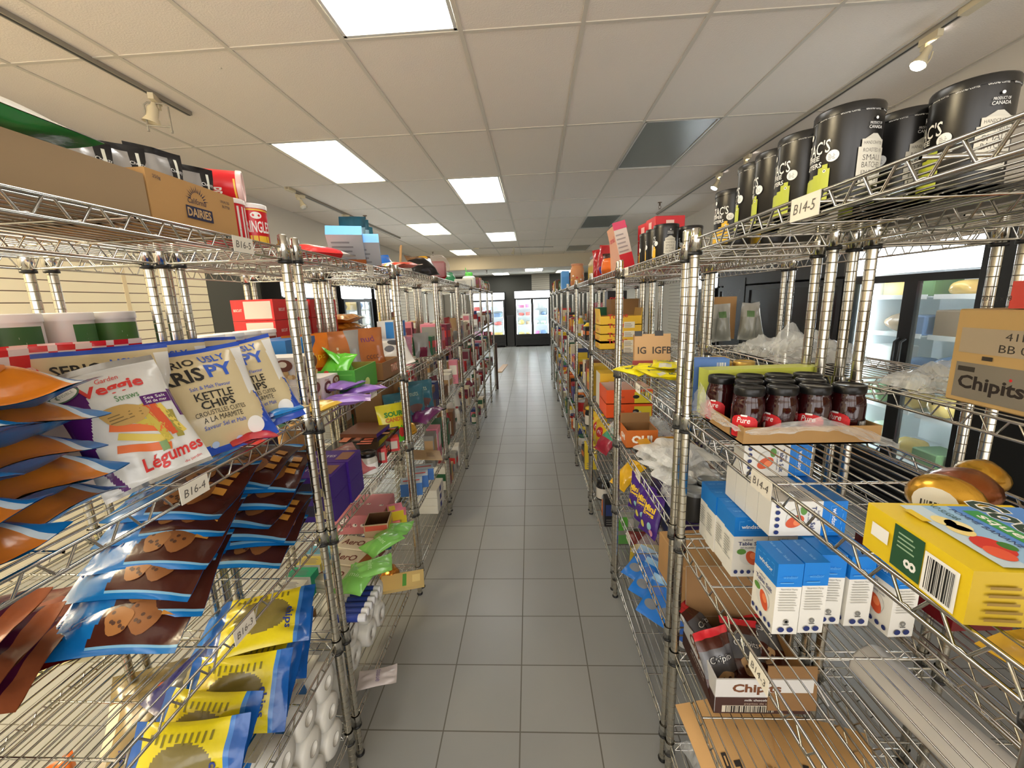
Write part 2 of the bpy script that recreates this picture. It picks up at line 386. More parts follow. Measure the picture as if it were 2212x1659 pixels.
def rack(key,xc,y0,y1,zs,label,h=1.87,near=False,group='chrome wire racks'):
    """y0,y1: the post centres"""
    t=thing('wire_shelving_rack',label,'shelving rack',(xc,(y0+y1)/2,0),group=group)
    k=(y1-y0)/SL; hh=round(h,3)
    if hh not in POSTS: POSTS[hh]=post_mesh(hh)
    for sx in(-1,1):
        for sy in(-1,1):
            p=obj('post',POSTS[hh],t,(sx*SD/2,sy*SL/2*k,0)); obj('foot',FOOT,p)
    for z in zs:
        s=obj('wire_shelf',SH_N if near else SH_F,t,(0,0,z)); s.scale=(1,k,1)
    ZS[key]=(xc,y0,y1,zs,t); return t
JL=[.26,1.205,2.137,3.057,3.985,4.93,5.87,6.82,7.77]; JR=[.285,1.205,2.115,3.045,4.02,4.9,5.84,6.8,7.82,8.75,9.7]
ORD=['nearest','second','third','fourth','fifth','sixth','seventh','eighth','ninth','tenth']
ZL=[[.17,.548,.955,1.33,1.828],[.172,.535,.925,1.312,1.832],[.15,.51,.91,1.295,1.852],[.15,.5,.9,1.30,1.855],[.15,.52,.92,1.3,1.855],[.15,.5,.9,1.28,1.85],[.15,.52,.9,1.3,1.85],[.15,.52,.9,1.3,1.85]]
ZR=[[.15,.515,.925,1.31,1.808],[.15,.555,.935,1.305,1.793],[.15,.53,.92,1.30,1.80],[.15,.53,.92,1.31,1.80],[.15,.53,.92,1.3,1.80],[.15,.53,.92,1.3,1.80],[.15,.53,.92,1.3,1.80],[.15,.53,.92,1.3,1.80],[.15,.53,.92,1.3,1.80]]
for i in range(8): rack('L%d'%i,-.86,JL[i]+.03,JL[i+1]-.03,ZL[i],'%s chrome wire rack from the camera along the left edge of the aisle'%ORD[i],1.862,i<2)
for i in range(9): rack('R%d'%i,.628,JR[i]+.03,JR[i+1]-.03,ZR[i],'%s chrome wire rack from the camera along the right edge of the aisle'%ORD[i],1.84 if i else 1.835,i<2)
ZB=[.15,.53,.93,1.42,1.80]
ZM0=[.17,.55,.97,1.47,1.828]
for i in range(8): rack('M%d'%i,-1.262,JL[i]+.03,JL[i+1]-.03,ZL[i] if i else ZM0,'%s chrome wire rack of the row behind the left aisle racks'%ORD[i],1.862)
for i in range(8): rack('Q%d'%i,1.034,JR[i]-.04,JR[i+1]-.1,ZB if i<2 else ZR[i],'%s chrome wire rack of the row behind the right aisle racks'%ORD[i],1.84)
def shelf_tag(key,lv,y,txt,back=False):
    xc,y0,y1,zs,t=ZS[key]; s=1 if xc<0 else -1; z=zs[lv]
    mb=MB(); 
    def fn(u,v): return (s*(SD/2+.0062),s*u,v)
    mb.box((s*(SD/2+.005),0,0),(.0015,.07,.036),PAPER); mb.text(txt,fn,0,0,.016,mat('marker_ink',(88,84,78),.7),shear=.15)
    mb.build('shelf_tag',t,(0,y-t.location.y,z-.016))
# ---------------------------------------------------------------- coolers, tracks, vent
BLACKG=mat('black_glass',(8,8,9),.25)
GLASS=clear('cooler_glass',(190,205,205),.14,.05); LINER=mat('cooler_liner',(232,238,240),.4); 
HDR=emis('cooler_sign',(245,250,255),3.2); TUBE=emis('cooler_tube',(235,250,255),22)
def cooler(label,loc,rz,w,h=2.03,d=.68,doors=2,hdr=.2,lit=True,sign='',base=.42,group=None,shelves=(.75,1.08,1.4),topgap=.03,tubes=1):
    """front faces local -Y, origin on the floor at the front's middle"""
    t=thing('glass_door_cooler',label,'cooler',loc,(0,0,rz),group)
    mb=MB(); s=.035
    mb.box((-w/2+s/2,d/2,h/2),(s,d,h),BLACKM); mb.box((w/2-s/2,d/2,h/2),(s,d,h),BLACKM); mb.box((0,d/2,h-.02),(w-2*s,d,.04),BLACKM); mb.box((0,d/2+.02,base/2+.03),(w-2*s,d-.04,base-.06),BLACKM)
    mb.box((0,d-.015,h/2+base/2),(w-2*s,.03,h-base),LINER); mb.box((0,d/2+.03,base+.005),(w-2*s,d-.1,.012),LINER)
    for sx in(-1,1): mb.box((sx*(w/2-s-.004),d/2+.05,(base+h-hdr)/2),(.006,d-.14,h-hdr-base),LINER)
    mb.build('cabinet',t)
    if hdr:
        mb=MB(); mb.rbox((0,-.005,h-hdr/2-topgap),(w-.02,.05,hdr),HDR if lit else BLACKM,.006)
        if sign: mb.text(sign,ffn((w,.05,hdr),'y0',.002,(0,-.005,h-hdr/2-topgap)),0,0,.05,K((120,130,140),'ink'))
        mb.build('lit_sign' if lit else 'header',t)
    gr=MB()
    for i in range(7): gr.box((0,.005,.06+i*(base-.1)/7),(w-.05,.02,.022),BLACKM)
    gr.build('grille',t)
    z0,z1=base,h-hdr-topgap-.015; dw=(w-.03)/doors
    for i in range(doors):
        x=-w/2+.015+dw*(i+.5); f=MB(); e=.05
        for sx in(-1,1): f.box((x+sx*(dw/2-e/2),-.012,(z0+z1)/2),(e,.035,z1-z0),BLACKM)
        for zz in(z0+e/2,z1-e/2): f.box((x,-.012,zz),(dw-2*e,.035,e),BLACKM)
        fo=f.build('door',t); g=MB(); g.box((x,-.012,(z0+z1)/2),(dw-2*e,.008,z1-z0-2*e),GLASS if lit else BLACKG); g.build('glass_pane',fo)
        hb=MB(); hx=x+(dw/2-e/2)*(1 if i==0 else -1); hb.path([(hx,-.03,1.0),(hx,-.06,1.02),(hx,-.06,1.3),(hx,-.03,1.32)],.009,BLACKM,8); hb.build('handle',fo)
        for sx in ((-1,1) if tubes>1 else ((-1,) if i==0 else (1,))):
            if lit:
                tb=MB(); tb.box((x+sx*(dw/2-.05),.07,(z0+z1)/2),(.022,.022,z1-z0-.1),TUBE); tb.build('light_tube',t)
        for k,z in enumerate(shelves):
            sb=MB(); f0=.112 if d>.4 else .05; sb.box((x,(f0+d-.05)/2,z),(dw-.05,d-.05-f0,.006),K((222,230,232))); sb.box((x,f0,z),(dw-.05,.006,.032),K((236,240,240))); sb.build('shelf',t)
    return t
def goods(label,cat,name,loc,rz,kind,col,size,group=None):
    pass
# right side: cooler facing the aisle, then a dark one, then another lit one
cooler('lit double-door cooler along the right wall, seen past the nearest right racks',(2.6,2.965,0),R(-90),1.09,2.0,shelves=(.78,1.06,1.33,1.6))
t=cooler('dark black cooler without lights, between two lit ones along the right wall',(2.6,4.72,0),R(-90),2.3,2.0,hdr=.2,lit=False,doors=3,shelves=())
mb=MB(); mb.box((-.7,-.034,1.2),(.55,.004,1.3),BLACKM); r=random.Random(5)
for i in range(70): mb.rect(lambda u,v:(u,-.0375,v),-.9+r.random()*.35,.7+r.random()*1.05,-.9+r.random()*.35+.01,.7,K((60,60,62),'ink')) if 0 else None
for i in range(120):
    x=-.92+r.random()*.4; z=.65+r.random()*1.1; mb.ell(lambda u,v:(u,-.0375,v),x,z,.004+.004*r.random(),.004+.006*r.random(),K((92,92,92),'ink'),6)
mb.build('printed_panel',t)
cooler('small lit cooler far along the right wall, behind the dark one',(2.62,6.6,0),R(-90),1.2,2.0,shelves=(.78,1.06,1.33,1.6))
# black cabinet close on the right
t=thing('black_cabinet','tall matt black cabinet at the right edge behind the racks','cabinet',(2.62,1.55,0))
mb=MB(); mb.rbox((0,0,1.0),(.5,1.6,2.0),BLACKM,.01); mb.build('body',t)
mb=MB(); mb.box((-.256,.72,.98),(.004,.05,.03),PAPER); mb.box((-.256,.74,1.34),(.004,.03,.03),PAPER); mb.build('sticker',t)
# left wall coolers
cooler('lit cooler on the left wall beside the dark grey board',(-3.02,5.72,0),R(90),1.36,2.02,d=.24,hdr=.17,doors=2,shelves=(.78,1.06,1.33,1.6))
cooler('second lit cooler along the left wall, behind the brown cookie packs',(-3.02,7.3,0),R(90),1.25,2.04,d=.24,hdr=.2,doors=2,shelves=(.78,1.06,1.33,1.6))
cooler('third lit cooler along the left wall with a lilac sign',(-3.02,8.75,0),R(90),1.2,2.04,d=.24,hdr=.2,doors=2,shelves=(.78,1.06,1.33,1.6))
# far wall coolers
cooler('lit double-door cooler full of produce at the far end of the aisle',(.11,15.5,0),0,1.3,2.06,hdr=.24,shelves=(.8,1.13,1.42),tubes=2)
cooler('second far-wall cooler, half hidden by the left racks at the aisle end',(-1.55,15.5,0),0,1.3,2.03,hdr=.24,shelves=(.8,1.1,1.35),tubes=2)
mb=MB(); mb.rbox((-.72,15.9,.58),(.3,.5,1.16),BLACKM,.01); tag(mb.build('black_bin'),'black box-shaped bin standing between the two far coolers','bin')
# goods in the coolers
GM=[(196,78,72),(232,232,228),(104,140,92),(222,190,110),(110,140,180),(206,110,160),(150,126,100),(190,208,184)]
def lump(mb,c,s,m,seed=0,n=10,amp=.18):
    r=random.Random(seed); ph=[r.random()*6 for _ in range(6)]
    def f(a,b):
        th=a*2*PI; p=b*PI; q=1+amp*(math.sin(3*th+ph[0])*math.sin(p*2+ph[1])*.6+math.sin(5*th+ph[2])*.3+math.sin(4*p+ph[3])*.3)*math.sin(p)
        return (c[0]+s[0]/2*q*math.sin(p)*math.cos(th),c[1]+s[1]/2*q*math.sin(p)*math.sin(th),c[2]+s[2]/2*q*math.cos(p))
    mb.grid(f,n*2,n,m,True,True)
def fill(cx,cy,rz,w,zs,d,pre,seed,nper=3,grp='goods in the coolers'):
    r=random.Random(seed); M=Matrix.Translation((cx,cy,0))@Matrix.Rotation(rz,4,'Z'); rows=['bottom','second','third','top','uppermost']
    cn={0:'red',1:'white',2:'green',3:'yellow',4:'blue',5:'pink',6:'brown',7:'pale green'}
    used={}
    for k,z in enumerate(zs):
        n=nper
        for i in range(n):
            x=-w/2+w*(i+.5)/n; ci=r.randrange(8); mb=MB(); sw=w/n*.8; sh=min(.22,r.uniform(.1,.2)); 
            if r.random()<.5: mb.rbox((0,0,sh/2),(sw,.2,sh),K(GM[ci],'card'),.008); kind='carton'
            else: lump(mb,(0,0,sh/2),(sw,.2,sh),K(GM[ci],'film'),r.randrange(99)); kind='packet'
            lb='%s %s, number %d from the left on the %s shelf of the %s'%(cn[ci],kind,i+1,rows[k],pre)
            lb=lb.replace('number 1 from','first from').replace('number 2 from','second from').replace('number 3 from','third from').replace('number 4 from','fourth from')
            o=mb.build('chilled_'+kind,None,M@Vector((x,r.uniform(.22,.28) if d>.4 else .125,z+.006)),(0,0,rz)); tag(o,lb,kind,grp)
            if d<.4: o.scale=(1,.5,1)
fill(2.6,2.965,R(-90),.96,(.43,.78,1.06,1.33,1.6),.68,'near right cooler',11,4)
fill(2.62,6.6,R(-90),1.0,(1.06,1.33,1.6),.68,'far right cooler',12,2)
fill(-3.02,5.72,R(90),1.2,(1.06,1.33,1.6),.24,'first left cooler',13,3)
fill(-3.02,7.3,R(90),1.1,(1.33,1.6),.24,'second left cooler',14,3)
fill(.11,15.5,0,1.1,(.43,.8,1.13,1.42),.68,'aisle-end cooler',15,4)
fill(-1.55,15.5,0,1.1,(.43,.8,1.1,1.35),.68,'half-hidden far cooler',16,3)
# light tracks
IVORY=mat('ivory_plastic',(214,202,170),.45); TRK=mat('track_metal',(176,170,156),.4,.2); TRKL=mat('track_left',(150,144,130),.4,.2)
SPOT=emis('spot_bulb',(250,248,255),40)
def track(label,a,b,m):
    a=Vector(a);b=Vector(b);L=(b-a).length; t=thing('light_track',label,'light track',(a+b)/2,(0,0,math.atan2(b.y-a.y,b.x-a.x)-PI/2))
    mb=MB(); mb.box((0,0,-.012),(.034,L,.022),m); mb.box((0,0,-.0235),(.012,L,.002),BLACKM); mb.build('rail',t)
    mb=MB(); mb.box((0,-L/2+.07,-.018),(.05,.14,.03),IVORY); mb.build('end_feed',t)
def spot(label,loc,lit=True,rz=0,cage=False):
    t=thing('track_spotlight',label,'spotlight',loc,(0,0,rz),'track spotlights')
    mb=MB(); mb.box((0,0,-.02),(.03,.11,.034),IVORY); mb.box((0,.03,-.05),(.022,.03,.03),IVORY); mb.build('adapter',t)
    if cage:
        w=.062; mb=MB(); h=.17
        mb.path([(-w,0,-h-.02),(-w,0,-.055),(-w*.7,0,-.04),(w*.7,0,-.04),(w,0,-.055),(w,0,-h-.02)],.005,TRKL,6); mb.tube((-w,0,-h),(w,0,-h),.005,TRKL); mb.tube((-w,0,-h-.02),(-w,0,-h-.035),.008,TRKL); mb.tube((w,0,-h-.02),(w,0,-h-.035),.008,TRKL); mb.build('yoke',t)
        mb=MB(); mb.lathe([(.012,-.04),(.016,-.055),(.03,-.075),(.03,-.125),(.048,-.155),(.05,-.16),(.042,-.15),(.0,-.13)],IVORY,18,M=Matrix.Rotation(R(14),4,'Y')); mb.build('lamp_head',t)
    else:
        M=Matrix.Translation((0,0,-.06))@Matrix.Rotation(R(28),4,'Y')
        mb=MB(); mb.lathe([(.014,0),(.018,-.01),(.02,-.05),(.036,-.085),(.04,-.1),(.034,-.098)],IVORY,18,M=M,caps=False); mb.path([(.03,0,-.01),(.04,0,-.04),(.036,0,-.085)],.004,IVORY,5,M=M); mb.build('lamp_head',t)
        mb=MB(); mb.lathe([(.033,-.092),(.03,-.106),(.0,-.11)],SPOT if lit else mat('dead_bulb',(200,196,186),.2),16,M=M); mb.build('bulb',t)
track('ceiling light track along the right side above the coffee cans',(2.17,2.3,CE),(2.12,7.25,CE),TRK)
track('nearest ceiling light track at the top left corner',(-2.34,-.4,CE),(-2.28,3.03,CE),TRKL)
track('second ceiling light track on the left, farther down the wall',(-2.67,4.83,CE),(-2.56,8.6,CE),TRKL)
track('crosswise ceiling light track in front of the far beam',(-1.35,10.65,CE),(.64,10.9,CE),TRK)
spot('lit spotlight nearest on the right ceiling track',(2.165,2.6,CE-.02))
spot('lit spotlight second along the right ceiling track',(2.15,4.45,CE-.02))
spot('lit spotlight farthest along the right ceiling track',(2.145,5.05,CE-.02))
spot('caged spotlight hanging from the end of the nearest left track',(-2.285,2.76,CE-.02),False,R(20),True)
spot('unlit spotlight first on the second left track',(-2.665,5.1,CE-.02),False,R(150))
spot('unlit spotlight second on the second left track',(-2.63,6.25,CE-.02),False,R(150))
spot('unlit spotlight on the crosswise track by the far beam',(-.35,10.78,CE-.02),False)
t=thing('vent_grille','slatted air vent high on the right bulkhead wall','vent',(2.775,3.05,2.79))
mb=MB(); mb.box((0,0,0),(.006,.3,.13),mat('vent_dark',(52,50,44),.6)); mb.build('backing',t)
mb=MB()
for i in range(7): mb.box((-.008,0,-.055+i*.018),(.01,.28,.006),mat('vent_metal',(150,140,118),.5))
for i in range(7): mb.box((-.008,-.13+i*.043,0),(.008,.004,.12),mat('vent_metal'))
for s in(-1,1): mb.box((-.006,s*.145,0),(.012,.012,.13),mat('vent_metal')); mb.box((-.006,0,s*.06),(.012,.3,.01),mat('vent_metal'))
mb.build('louvre',t)
def sprinkler(x,y,z,lab):
    mb=MB(); mb.lathe([(.03,0),(.03,-.006),(.012,-.01),(.012,-.05),(.0,-.05)],mat('sprinkler_brass',(120,100,80),.4,.6),12); mb.path([(-.014,0,-.05),(-.018,0,-.07),(0,0,-.09),(.018,0,-.07),(.014,0,-.05)],.004,mat('sprinkler_brass'),5); mb.lathe([(.0,-.09),(.024,-.092),(.0,-.095)],mat('sprinkler_brass'),10); tag(mb.build('sprinkler_head',None,(x,y,z)),lab,'sprinkler','ceiling sprinklers')
sprinkler(-2.43,6.47,CE,'ceiling sprinkler head on the left beside the second light track')
sprinkler(1.92,6.44,CE,'ceiling sprinkler head on the right beside the light track')
sprinkler(-2.47,11.1,CE,'ceiling sprinkler head far left, close to the lit panel by the beam')
sprinkler(-1.3,13.3,CE2,'sprinkler head under the lower far ceiling')
for k,l in (('L0',[(4,1.0,'B16-5'),(3,.74,'B16-4'),(2,.8,'B16-3'),(1,.75,'B16-2')]),('R0',[(4,.72,'B14-5'),(3,.77,'B14-4'),(2,.72,'B14-3'),(1,.8,'B14-2')]),('L1',[(4,1.8,'B17-5'),(3,1.7,'B17-4'),(2,1.6,'B17-3')]),('R1',[(4,1.95,'B15-5'),(3,1.7,'B15-4'),(2,1.66,'B15-3'),(1,1.8,'B15-2')])):
    for lv,y,tx in l: shelf_tag(k,lv,y,tx)
# ---------------------------------------------------------------- product makers
def bagfn(w,h,t,wr=.004,seed=0,seal=.05,sag=0,pouch=False):
    r=random.Random(seed); P=[r.uniform(0,6.28) for _ in range(8)]; F=[r.uniform(5,11),r.uniform(7,14),r.uniform(3,6)]
    def T(u,v):
        a=max(0.0,1-abs(u)**2.6)**.62; vb=min(1,max(0,(v-(seal if not pouch else -.25))/.3)); vt=min(1,max(0,(1-seal-v)/.36))
        b=(math.sin(vb*PI/2)*math.sin(vt*PI/2))
        s=t/2*a*b*(1-sag*(v-.35))
        k=max(0,1-min(v,1-v)/.42)**1.3; m=max(0,1-abs(u))**.4
        s+=wr*m*(k*(math.sin(F[0]*u+P[0]+v*2)+.7*math.sin(F[1]*u-v*3+P[1]))+.5*math.sin(F[2]*u+4*v+P[2])*math.sin(5*v+P[3])*b)*(.25+b)
        return s
    def X(u,v): return u*w/2*(1-.07*(math.sin(PI*v))**1.5)
    wob=lambda u,v: .012*t/.06*math.sin(3*u+P[4])*max(0,abs(v-.5)-.36)*4
    def S(u,v,side,off=0):
        k=T(u,v); y=(max(k,.0006)+off)*(-1 if side==0 else 1)
        return (X(u,v),y+wob(u,v),v*h)
    return S
def bag(name,label,cat,w,h,t,zone,loc,rot=(0,0,0),deco=None,grp=None,g=(18,24),wr=.004,seed=0,seal=.05,sag=0,pouch=False,build=True):
    S=bagfn(w,h,t,wr,seed,seal,sag,pouch); mb=MB(); Z=zone if callable(zone) else (lambda u,v,s:zone)
    for side in(0,1): mb.grid(lambda a,b:S(a*2-1,b,side),g[0],g[1],lambda a,b:Z(a*2-1,b,side),True,side==1)
    fr=lambda x,z,o=0: S(max(-.99,min(.99,2*x/w)),max(.005,min(.995,z/h)),0,.0014+o)
    if deco: deco(mb,fr)
    if not build: return mb
    o=mb.build(name,None,loc,rot); tag(o,label,cat,grp); return o
def carton(name,label,cat,loc,size,col,rz=0,deco=None,grp=None,r=.0025,tilt=(0,0)):
    """closed box standing on loc; col: material or face dict"""
    mb=MB(); c=(0,0,size[2]/2)
    if isinstance(col,dict): mb.box(c,size,col)
    else: mb.rbox(c,size,col,r)
    if deco: deco(mb,lambda f,off=.0008:ffn(size,f,off,c))
    o=mb.build(name,None,loc,(tilt[0],tilt[1],rz)); tag(o,label,cat,grp); return o
def tray(name,label,cat,loc,size,m,rz=0,th=.004,flaps=0,deco=None,grp=None,mi=None,fl=None):
    """open box; flaps: angle list for x0,x1,y0,y1 (None = no flap)"""
    t=thing(name,label,cat,loc,(0,0,rz),grp); X,Y,Z=size; mb=MB(); mi=mi or m
    mb.box((0,0,th/2),(X,Y,th),m)
    for s in(-1,1):
        mb.box((s*(X/2-th/2),0,Z/2),(th,Y,Z),{'d':m,('x0' if s>0 else 'x1'):mi}); mb.box((0,s*(Y/2-th/2),Z/2),(X-2*th,th,Z),{'d':m,('y0' if s>0 else 'y1'):mi})
    if deco: deco(mb,lambda f,off=.0008:ffn(size,f,off,(0,0,Z/2)))
    mb.build('carton_body',t)
    for side,ang,ln in (fl or []):
        f=MB(); a=R(ang)
        if side[0]=='x':
            s=1 if side=='x1' else -1; M=Matrix.Translation((s*(X/2-th/2),0,Z))@Matrix.Rotation(s*a,4,'Y'); f.box((0,0,ln/2),(th*.8,Y*.98,ln),{'d':m,('x0' if s>0 else 'x1'):mi},M)
        else:
            s=1 if side=='y1' else -1; M=Matrix.Translation((0,s*(Y/2-th/2),Z))@Matrix.Rotation(-s*a,4,'X'); f.box((0,0,ln/2),(X*.98,th*.8,ln),{'d':m,('y0' if s>0 else 'y1'):mi},M)
        f.build('flap',t)
    return t
def cylfn(r,z0=0): return lambda u,v,o=0:((r+o)*math.sin(u/r),-(r+o)*math.cos(u/r),z0+v)
def canister(name,label,cat,loc,r,h,body,lid,rz=0,deco=None,grp=None,lidh=.012,lr=1.02,n=32,rim=None):
    t=thing(name,label,cat,loc,(0,0,rz),grp); mb=MB(); mb.lathe([(r*.96,0),(r,.003),(r,h-lidh)],body,n)
    if rim: mb.lathe([(r*1.01,.0),(r*1.015,.004),(r*1.0,.006)],rim,n)
    if deco: deco(mb,lambda rr=r*1.006:cylfn(rr))
    mb.build('body',t); lb=MB(); lb.lathe([(r*lr,h-lidh),(r*lr,h-.003),(r*lr*.97,h),(r*.9,h),(r*.88,h-.003),(0,h-.003)],lid,n); lb.build('lid',t); return t
def bottle(name,label,cat,loc,r,h,m,capm,labm=None,rz=0,grp=None,neck=.35,lb=(.15,.6),capr=.45,n=16):
    t=thing(name,label,cat,loc,(0,0,rz),grp); mb=MB(); b=h*(1-neck)
    mb.lathe([(r*.9,0),(r,.004),(r,b),(r*.9,b+h*neck*.2),(r*capr,b+h*neck*.55),(r*capr,h*.93)],m,n)
    if labm: mb.lathe([(r*1.012,h*lb[0]),(r*1.012,h*lb[1])],labm,n,caps=False)
    mb.build('body',t); c=MB(); c.lathe([(r*capr*1.12,h*.9),(r*capr*1.12,h),(0,h)],capm,n); c.build('cap',t); return t
def jar(name,label,cat,loc,r,h,m,lid,labm=None,rz=0,grp=None,deco=None,n=20,lidh=.016):
    t=thing(name,label,cat,loc,(0,0,rz),grp); mb=MB(); b=h-lidh
    mb.lathe([(r*.9,0),(r,.006),(r*1.0,b*.72),(r*.93,b*.86),(r*.84,b*.93),(r*.86,b)],m,n)
    if labm: mb.lathe([(r*1.008,b*.1),(r*1.008,b*.66)],labm,n,caps=False)
    if deco: deco(mb,cylfn(r*1.012))
    mb.build('glass',t); l=MB(); l.lathe([(r*.9,b-.002),(r*.93,b+.002),(r*.93,h-.003),(r*.88,h),(r*.8,h),(r*.78,h-.002),(0,h-.002)],lid,n); l.build('lid',t); return t
def lumps(name,label,cat,loc,s,m,rz=0,seed=1,grp=None,amp=.2,n=10,tilt=0):
    mb=MB(); lump(mb,(0,0,s[2]/2),s,m,seed,n,amp); o=mb.build(name,None,loc,(tilt,0,rz)); tag(o,label,cat,grp); return o
CLEARF=clear('clear_film',(225,228,228),.34,.1); CLEARW=clear('clear_wrap',(230,232,232),.2,.08)
def film(name,label,cat,loc,s,rz=0,seed=1,grp=None,m=None,amp=.5,n=(26,20)):
    """a crumpled sheet of clear plastic"""
    r=random.Random(seed); off=Vector((r.random()*50,r.random()*50,0)); mb=MB()
    def f(a,b):
        x=(a-.5)*s[0];y=(b-.5)*s[1]; e=math.sin(a*PI)*math.sin(b*PI)
        q=noise.noise(Vector((x*14,y*14,0))+off)+.6*noise.noise(Vector((x*34,y*34,3))+off)
        z=s[2]*(e**.6)*(.55+amp*q); d=noise.noise_vector(Vector((x*12,y*12,5))+off)*.03
        return (x*(1+.15*q)+d.x,y*(1+.15*q)+d.y,max(.002,z))
    mb.grid(f,n[0],n[1],m or CLEARF,False); o=mb.build(name,None,loc,(0,0,rz)); tag(o,label,cat,grp); return o
# ---------------------------------------------------------------- nearest left rack
LF=R(62)   # heading of a pack that faces the aisle and the camera
def Kf(*c): return K(c,'film')
def Kk(*c): return K(c,'ink')
z5=1.834
# cartons on the top shelf
GREYC=mat('cardboard_grey',(158,134,102),.85,var=.05,bscale=10); KRAFTC=mat('cardboard_kraft',(184,142,88),.85,var=.06,bscale=12)
tray('open_carton','long plain grey-brown carton on the nearest left top shelf','carton',(-.865,.52,z5),(.29,.58,.084),GREYC,fl=[('x0',20,.06)])
def dd(mb,F):
    f=F('x1'); ink=Kk(30,34,66)
    for i in range(13):
        a=PI*(.06+.88*i/12); r0,r1=.019,.034-(.004 if i%2 else 0); w=.07
        mb.poly(f,[(.0+math.cos(a-w)*r0,.012+math.sin(a-w)*r0),(.0+math.cos(a)*r1,.012+math.sin(a)*r1),(math.cos(a+w)*r0,.012+math.sin(a+w)*r0)],ink)
    mb.text('California',f,-.002,.012,.012,ink,w=.052,shear=.3)
    mb.rect(f,-.036,-.026,.038,.0,ink); mb.text('DAIRIES',f,0,-.0125,.018,Kk(196,160,110),w=.066,bold=.03)
    mb.text('UNSALTED',f,.085,.03,.006,ink,w=.03); mb.text('BUTTER',f,.087,.019,.006,ink,w=.025); mb.text('250g',f,-.098,.036,.008,ink,w=.018)
tray('open_carton','brown butter carton with navy sunrise print on the nearest left top shelf','carton',(-.865,.935,z5),(.29,.24,.098),KRAFTC,deco=dd)
def zsil(u,v,s):
    if v>.93 or v<.05: return Kf(16,16,22)
    if u>.62: return Kf(226,228,214) if u<.78 else Kf(14,14,18)
    return K((176,176,178),'foil') if u<.5 else Kf(14,14,18)
for i,(x,y,h,rx,rz,lb) in enumerate([(-.80,.775,.135,-4,62,'silver snack packet barely showing above the long plain carton'),(-.79,.835,.148,-6,56,'silver snack packet standing second, above the end of the long carton'),(-.775,.905,.155,2,66,'tallest silver and black snack packet in the butter carton'),(-.775,.985,.145,6,58,'silver and black snack packet in the middle of the butter carton'),(-.79,1.025,.13,-20,40,'silver packet slumped at the far end of the butter carton'),(-.90,.90,.15,-10,62,'silver packet at the back of the butter carton')]):
    bag('snack_packet',lb,'snack packet',.1,h,.035,zsil,(x,y,z5+.006),(R(rx),0,R(rz)),lambda mb,f:mb.text('Cheezy',f,.034,h*.75,.01,WHT,w=.026),'silver and black snack packets',seed=i,wr=.006)
def zgrn(u,v,s):
    if s: return Kf(46,132,62) if v>.2 and abs(u)>.35 else Kf(222,224,218)
    if v>.94 or u>.86: return Kf(232,232,226)
    return Kf(240,190,70) if (u+v*1.4>1.2 and v<.8) else (Kf(46,132,62) if u<.5 or v<.6 else Kf(232,236,228))
bag('chip_bag','green, white and yellow chip bag lying on the long plain carton','chip bag',.24,.33,.06,zgrn,(-.80,.40,z5+.112),(R(-90),0,R(6)),None,None,seed=12,wr=.006)
RED=K((206,22,34),'plas')
def pr(mb,F):
    f=F(); mb.text('PRINGLES',f,.0,.045,.03,WHT,w=.075,bold=.02); mb.ell(f,.0,.074,.014,.009,WHT,16); mb.rect(f,-.02,.004,.03,.022,Kk(240,196,60),4); mb.rect(f,-.06,.086,.06,.09,Kk(240,200,80),10)
def pr2(mb,F):
    f=F(); mb.rect(f,-.07,.004,.08,.086,Kk(226,226,222),12); mb.lines(f,-.05,.02,.04,.075,Kk(150,150,150),8)
for i,(x,y,rz,dc,lb) in enumerate([(-.765,1.098,60,pr2,'red snack tube showing its white back beside the butter carton'),(-.75,1.165,48,pr,'red snack tube with white lid standing next to the rack post'),(-.835,1.15,62,pr,'red snack tube behind the other two by the rack post')]):
    canister('snack_tube',lb,'snack tube',(x,y,z5),.036,.104,RED,K((236,230,226),'plas'),R(rz),dc,'red snack tubes',lr=1.05)
t=canister('snack_tube','red snack tube lying on its side on top of the standing tubes','snack tube',(-.83,1.08,z5+.142),.036,.104,RED,K((236,200,196),'plas'),0,pr,'red snack tubes',lr=1.05); t.rotation_euler=(R(90),R(10),R(118))
# second level: chip bags facing the camera
z4=1.337
CREAM=Kf(206,190,150); BLU=Kf(26,74,184); CWH=Kf(226,226,222)
def zkr(u,v,s):
    if s: return BLU
    if v>.955: return BLU
    x=u; y=v
    # blue lower corner with a wavy white border, cream disc in the middle
    q=math.hypot(x/1.08,(y-.36)/.36)
    if y<.16 or (x>.62 and y<.42+.05*math.sin(9*x)) : return BLU if not(q<.86) else CREAM
    if x>.66 and y<.8: return CWH if x>.74 else CREAM
    if x>.5 and y>.66 and y<.95: return CWH if x>.78 else CREAM
    return CREAM
def dkr(mb,f):
    D=Kk(28,26,24); B=Kk(34,84,190)
    mb.text('SERIO',f,-.045,.222,.021,D,w=.075,bold=.02); mb.text('USLY',f,.034,.226,.021,B,w=.055,bold=.02)
    mb.text('KRIS',f,-.048,.186,.036,D,w=.088,bold=.03); mb.text('PY',f,.036,.19,.036,B,w=.06,bold=.03)
    mb.text('Salt & Malt Flavour',f,0,.151,.009,B,w=.09); mb.text('KETTLE',f,.0,.13,.019,D,w=.085,bold=.012); mb.text('CHIPS',f,.0,.108,.02,D,w=.075,bold=.02)
    mb.text('CROUSTILLES CUITES',f,.0,.089,.011,D,w=.11); mb.text('A LA MARMITE',f,.0,.074,.012,D,w=.085); mb.text('Saveur Sel et Malt',f,.0,.058,.009,B,w=.09)
    mb.ell(f,.064,.038,.02,.02,WHT,22,3); mb.ell(f,.022,.018,.008,.007,Kk(180,200,230),14,1); mb.ell(f,-.03,.02,.008,.007,Kk(180,200,230),14,1)
KW=dict(g=(64,72),wr=.007)
